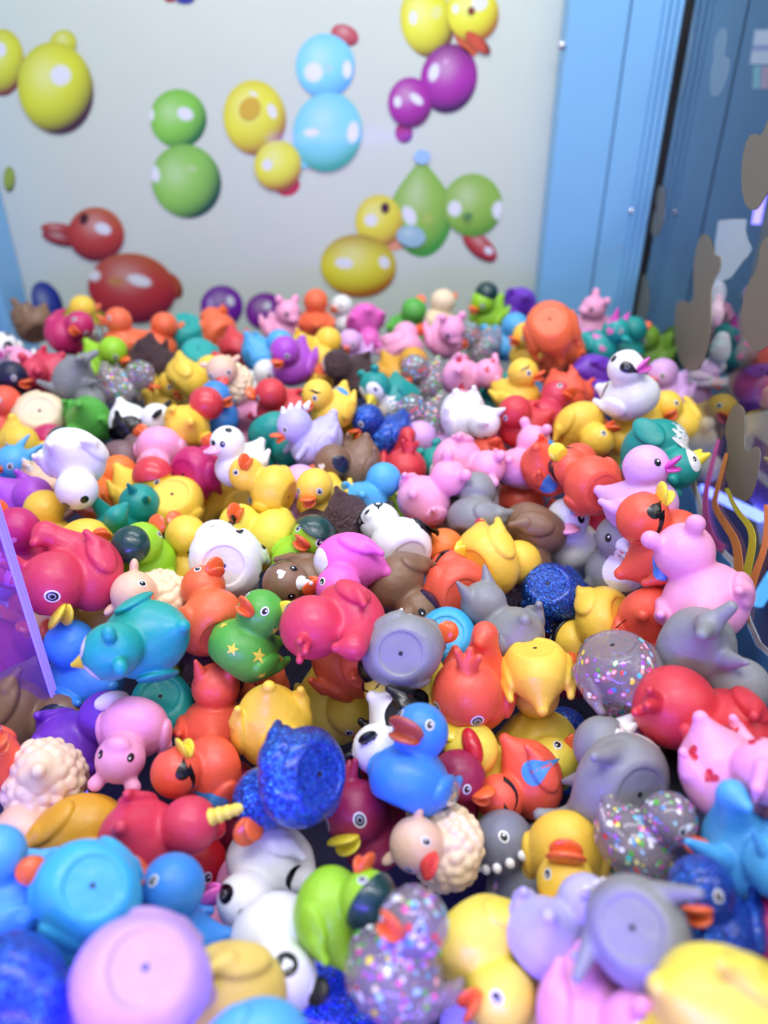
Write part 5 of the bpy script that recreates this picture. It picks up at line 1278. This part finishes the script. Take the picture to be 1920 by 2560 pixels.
D('duck', 1622, 888, (.1,.7,.4), (-.6,-.1,.6), 'olive green duck by the right glass behind the crescent panda duck', col='olive', L=0.1)
D('duck', 1662, 985, (.1,.7,.3), (-.4,.2,.7), 'lilac duck against the right glass behind the crescent panda duck', col='lilac', L=-0.1)
D('duck', 1690, 1060, (-.3,.6,.3), (.3,-.6,.5), 'yellow duck low against the right glass above the upside-down owl duck', L=-0.2)
D('duck', 1560, 880, (.1,.7,.4), (.6,.2,-.5), 'teal duck low at the back beside the corner post', col='teal', L=-0.1)
LIFT = {0: -1.15, 3: 0.72, 4: -0.15, 5: 0.41, 6: 1.46, 7: -0.03, 9: 0.36, 10: -0.38, 12: -0.76, 13: -0.39, 14: 0.5, 15: -0.07, 17: -0.49, 18: -0.39, 19: 0.26, 20: 0.33, 21: 0.84, 22: -0.07, 23: -0.17, 24: -0.03, 25: 0.32, 26: 0.16, 27: 0.05, 28: 0.71, 29: 0.79, 31: 1.56, 32: 1.82, 33: 0.61, 34: 1.42, 35: 0.4, 36: -0.13, 37: 0.63, 38: 0.3, 39: 0.39, 41: 0.48, 42: -0.79, 43: -0.94, 44: 1.3, 45: -0.09, 46: -0.03, 48: -0.39, 49: -0.23, 50: -0.21, 51: 0.21, 52: -0.15, 55: 0.19, 58: 0.97, 61: 0.63, 62: 0.37, 63: -0.48, 65: 1.25, 66: 0.75, 67: 0.46, 68: 0.64, 69: 0.79, 70: 0.81, 71: 0.04, 72: 0.47, 74: 0.13, 75: -0.22, 76: -0.9, 79: -0.56, 81: 0.12, 82: 0.4, 83: 0.92, 85: 1.17, 87: 0.36, 89: 1.58, 90: 0.22, 91: 1.7, 92: 1.12, 93: -0.09, 94: -0.34, 96: 1.13, 97: 1.96, 98: 1.22, 99: 0.25, 100: 1.31, 102: 1.13, 103: 0.18, 104: 0.21, 105: 0.11, 107: 0.49, 108: 1.02, 109: -1.11, 110: 0.74, 111: 1.03, 112: 1.28, 113: 0.58, 114: 0.51, 115: 0.47, 118: 0.58, 120: 1.09, 122: 0.18, 123: -0.24, 124: 1.75, 125: 0.21, 126: 1.54, 127: 1.95, 128: 2.1, 129: 1.65, 130: 0.74, 131: 1.52, 132: 1.08, 133: 0.19, 134: 1.31, 135: 1.04, 136: 1.8, 137: 0.61, 138: 0.77, 139: 0.24, 140: 1.02, 141: 0.8, 142: 0.37, 143: 1.39, 144: 1.27, 145: 0.7, 146: 1.12, 147: 0.61, 148: 0.78, 149: 1.43, 150: 1.85, 151: 1.7, 152: 0.81, 153: 1.16, 154: 1.96, 155: 1.17, 156: 0.66, 157: 0.31, 158: 0.78, 159: -0.11, 160: 0.1, 161: 1.04, 162: 0.14, 163: 0.12, 164: 2.1, 165: -0.31, 166: -0.03, 168: 0.09, 169: 0.34, 170: 0.54, 173: 0.85, 174: 0.26, 175: 1.86, 176: 1.45, 177: 0.17, 181: 1.33, 182: 0.91, 183: -0.29, 186: -0.46, 188: 0.81, 189: 1.59, 190: 0.26, 191: 1.34, 192: 0.6, 193: 0.39, 194: 1.74, 195: 0.36, 196: 1.04, 198: 0.41, 199: 0.73, 200: -0.05, 201: -0.35, 202: 0.37, 204: 1.02, 205: 0.1, 206: 0.28, 207: 1.27, 208: 0.32, 212: 0.47, 213: 0.5, 214: -0.48, 215: 0.55, 217: 0.34, 218: 0.17, 219: 0.44, 220: -0.63, 221: -0.4, 222: -0.47}
for i, t in enumerate(TOYS):
    t['L'] += LIFT.get(i, 0.0) + {'crimson bird duck turned away with crest pointing down in the centre': 0.75, 'brown dog duck with white heart spot lying in the centre': -0.2, 'green duck with yellow stars looking up in the left centre': 0.0}.get(t['label'], 0.0); t['bias'] = t['L'] * 0.010
solve()
for t in TOYS: t['obj'] = make(t)
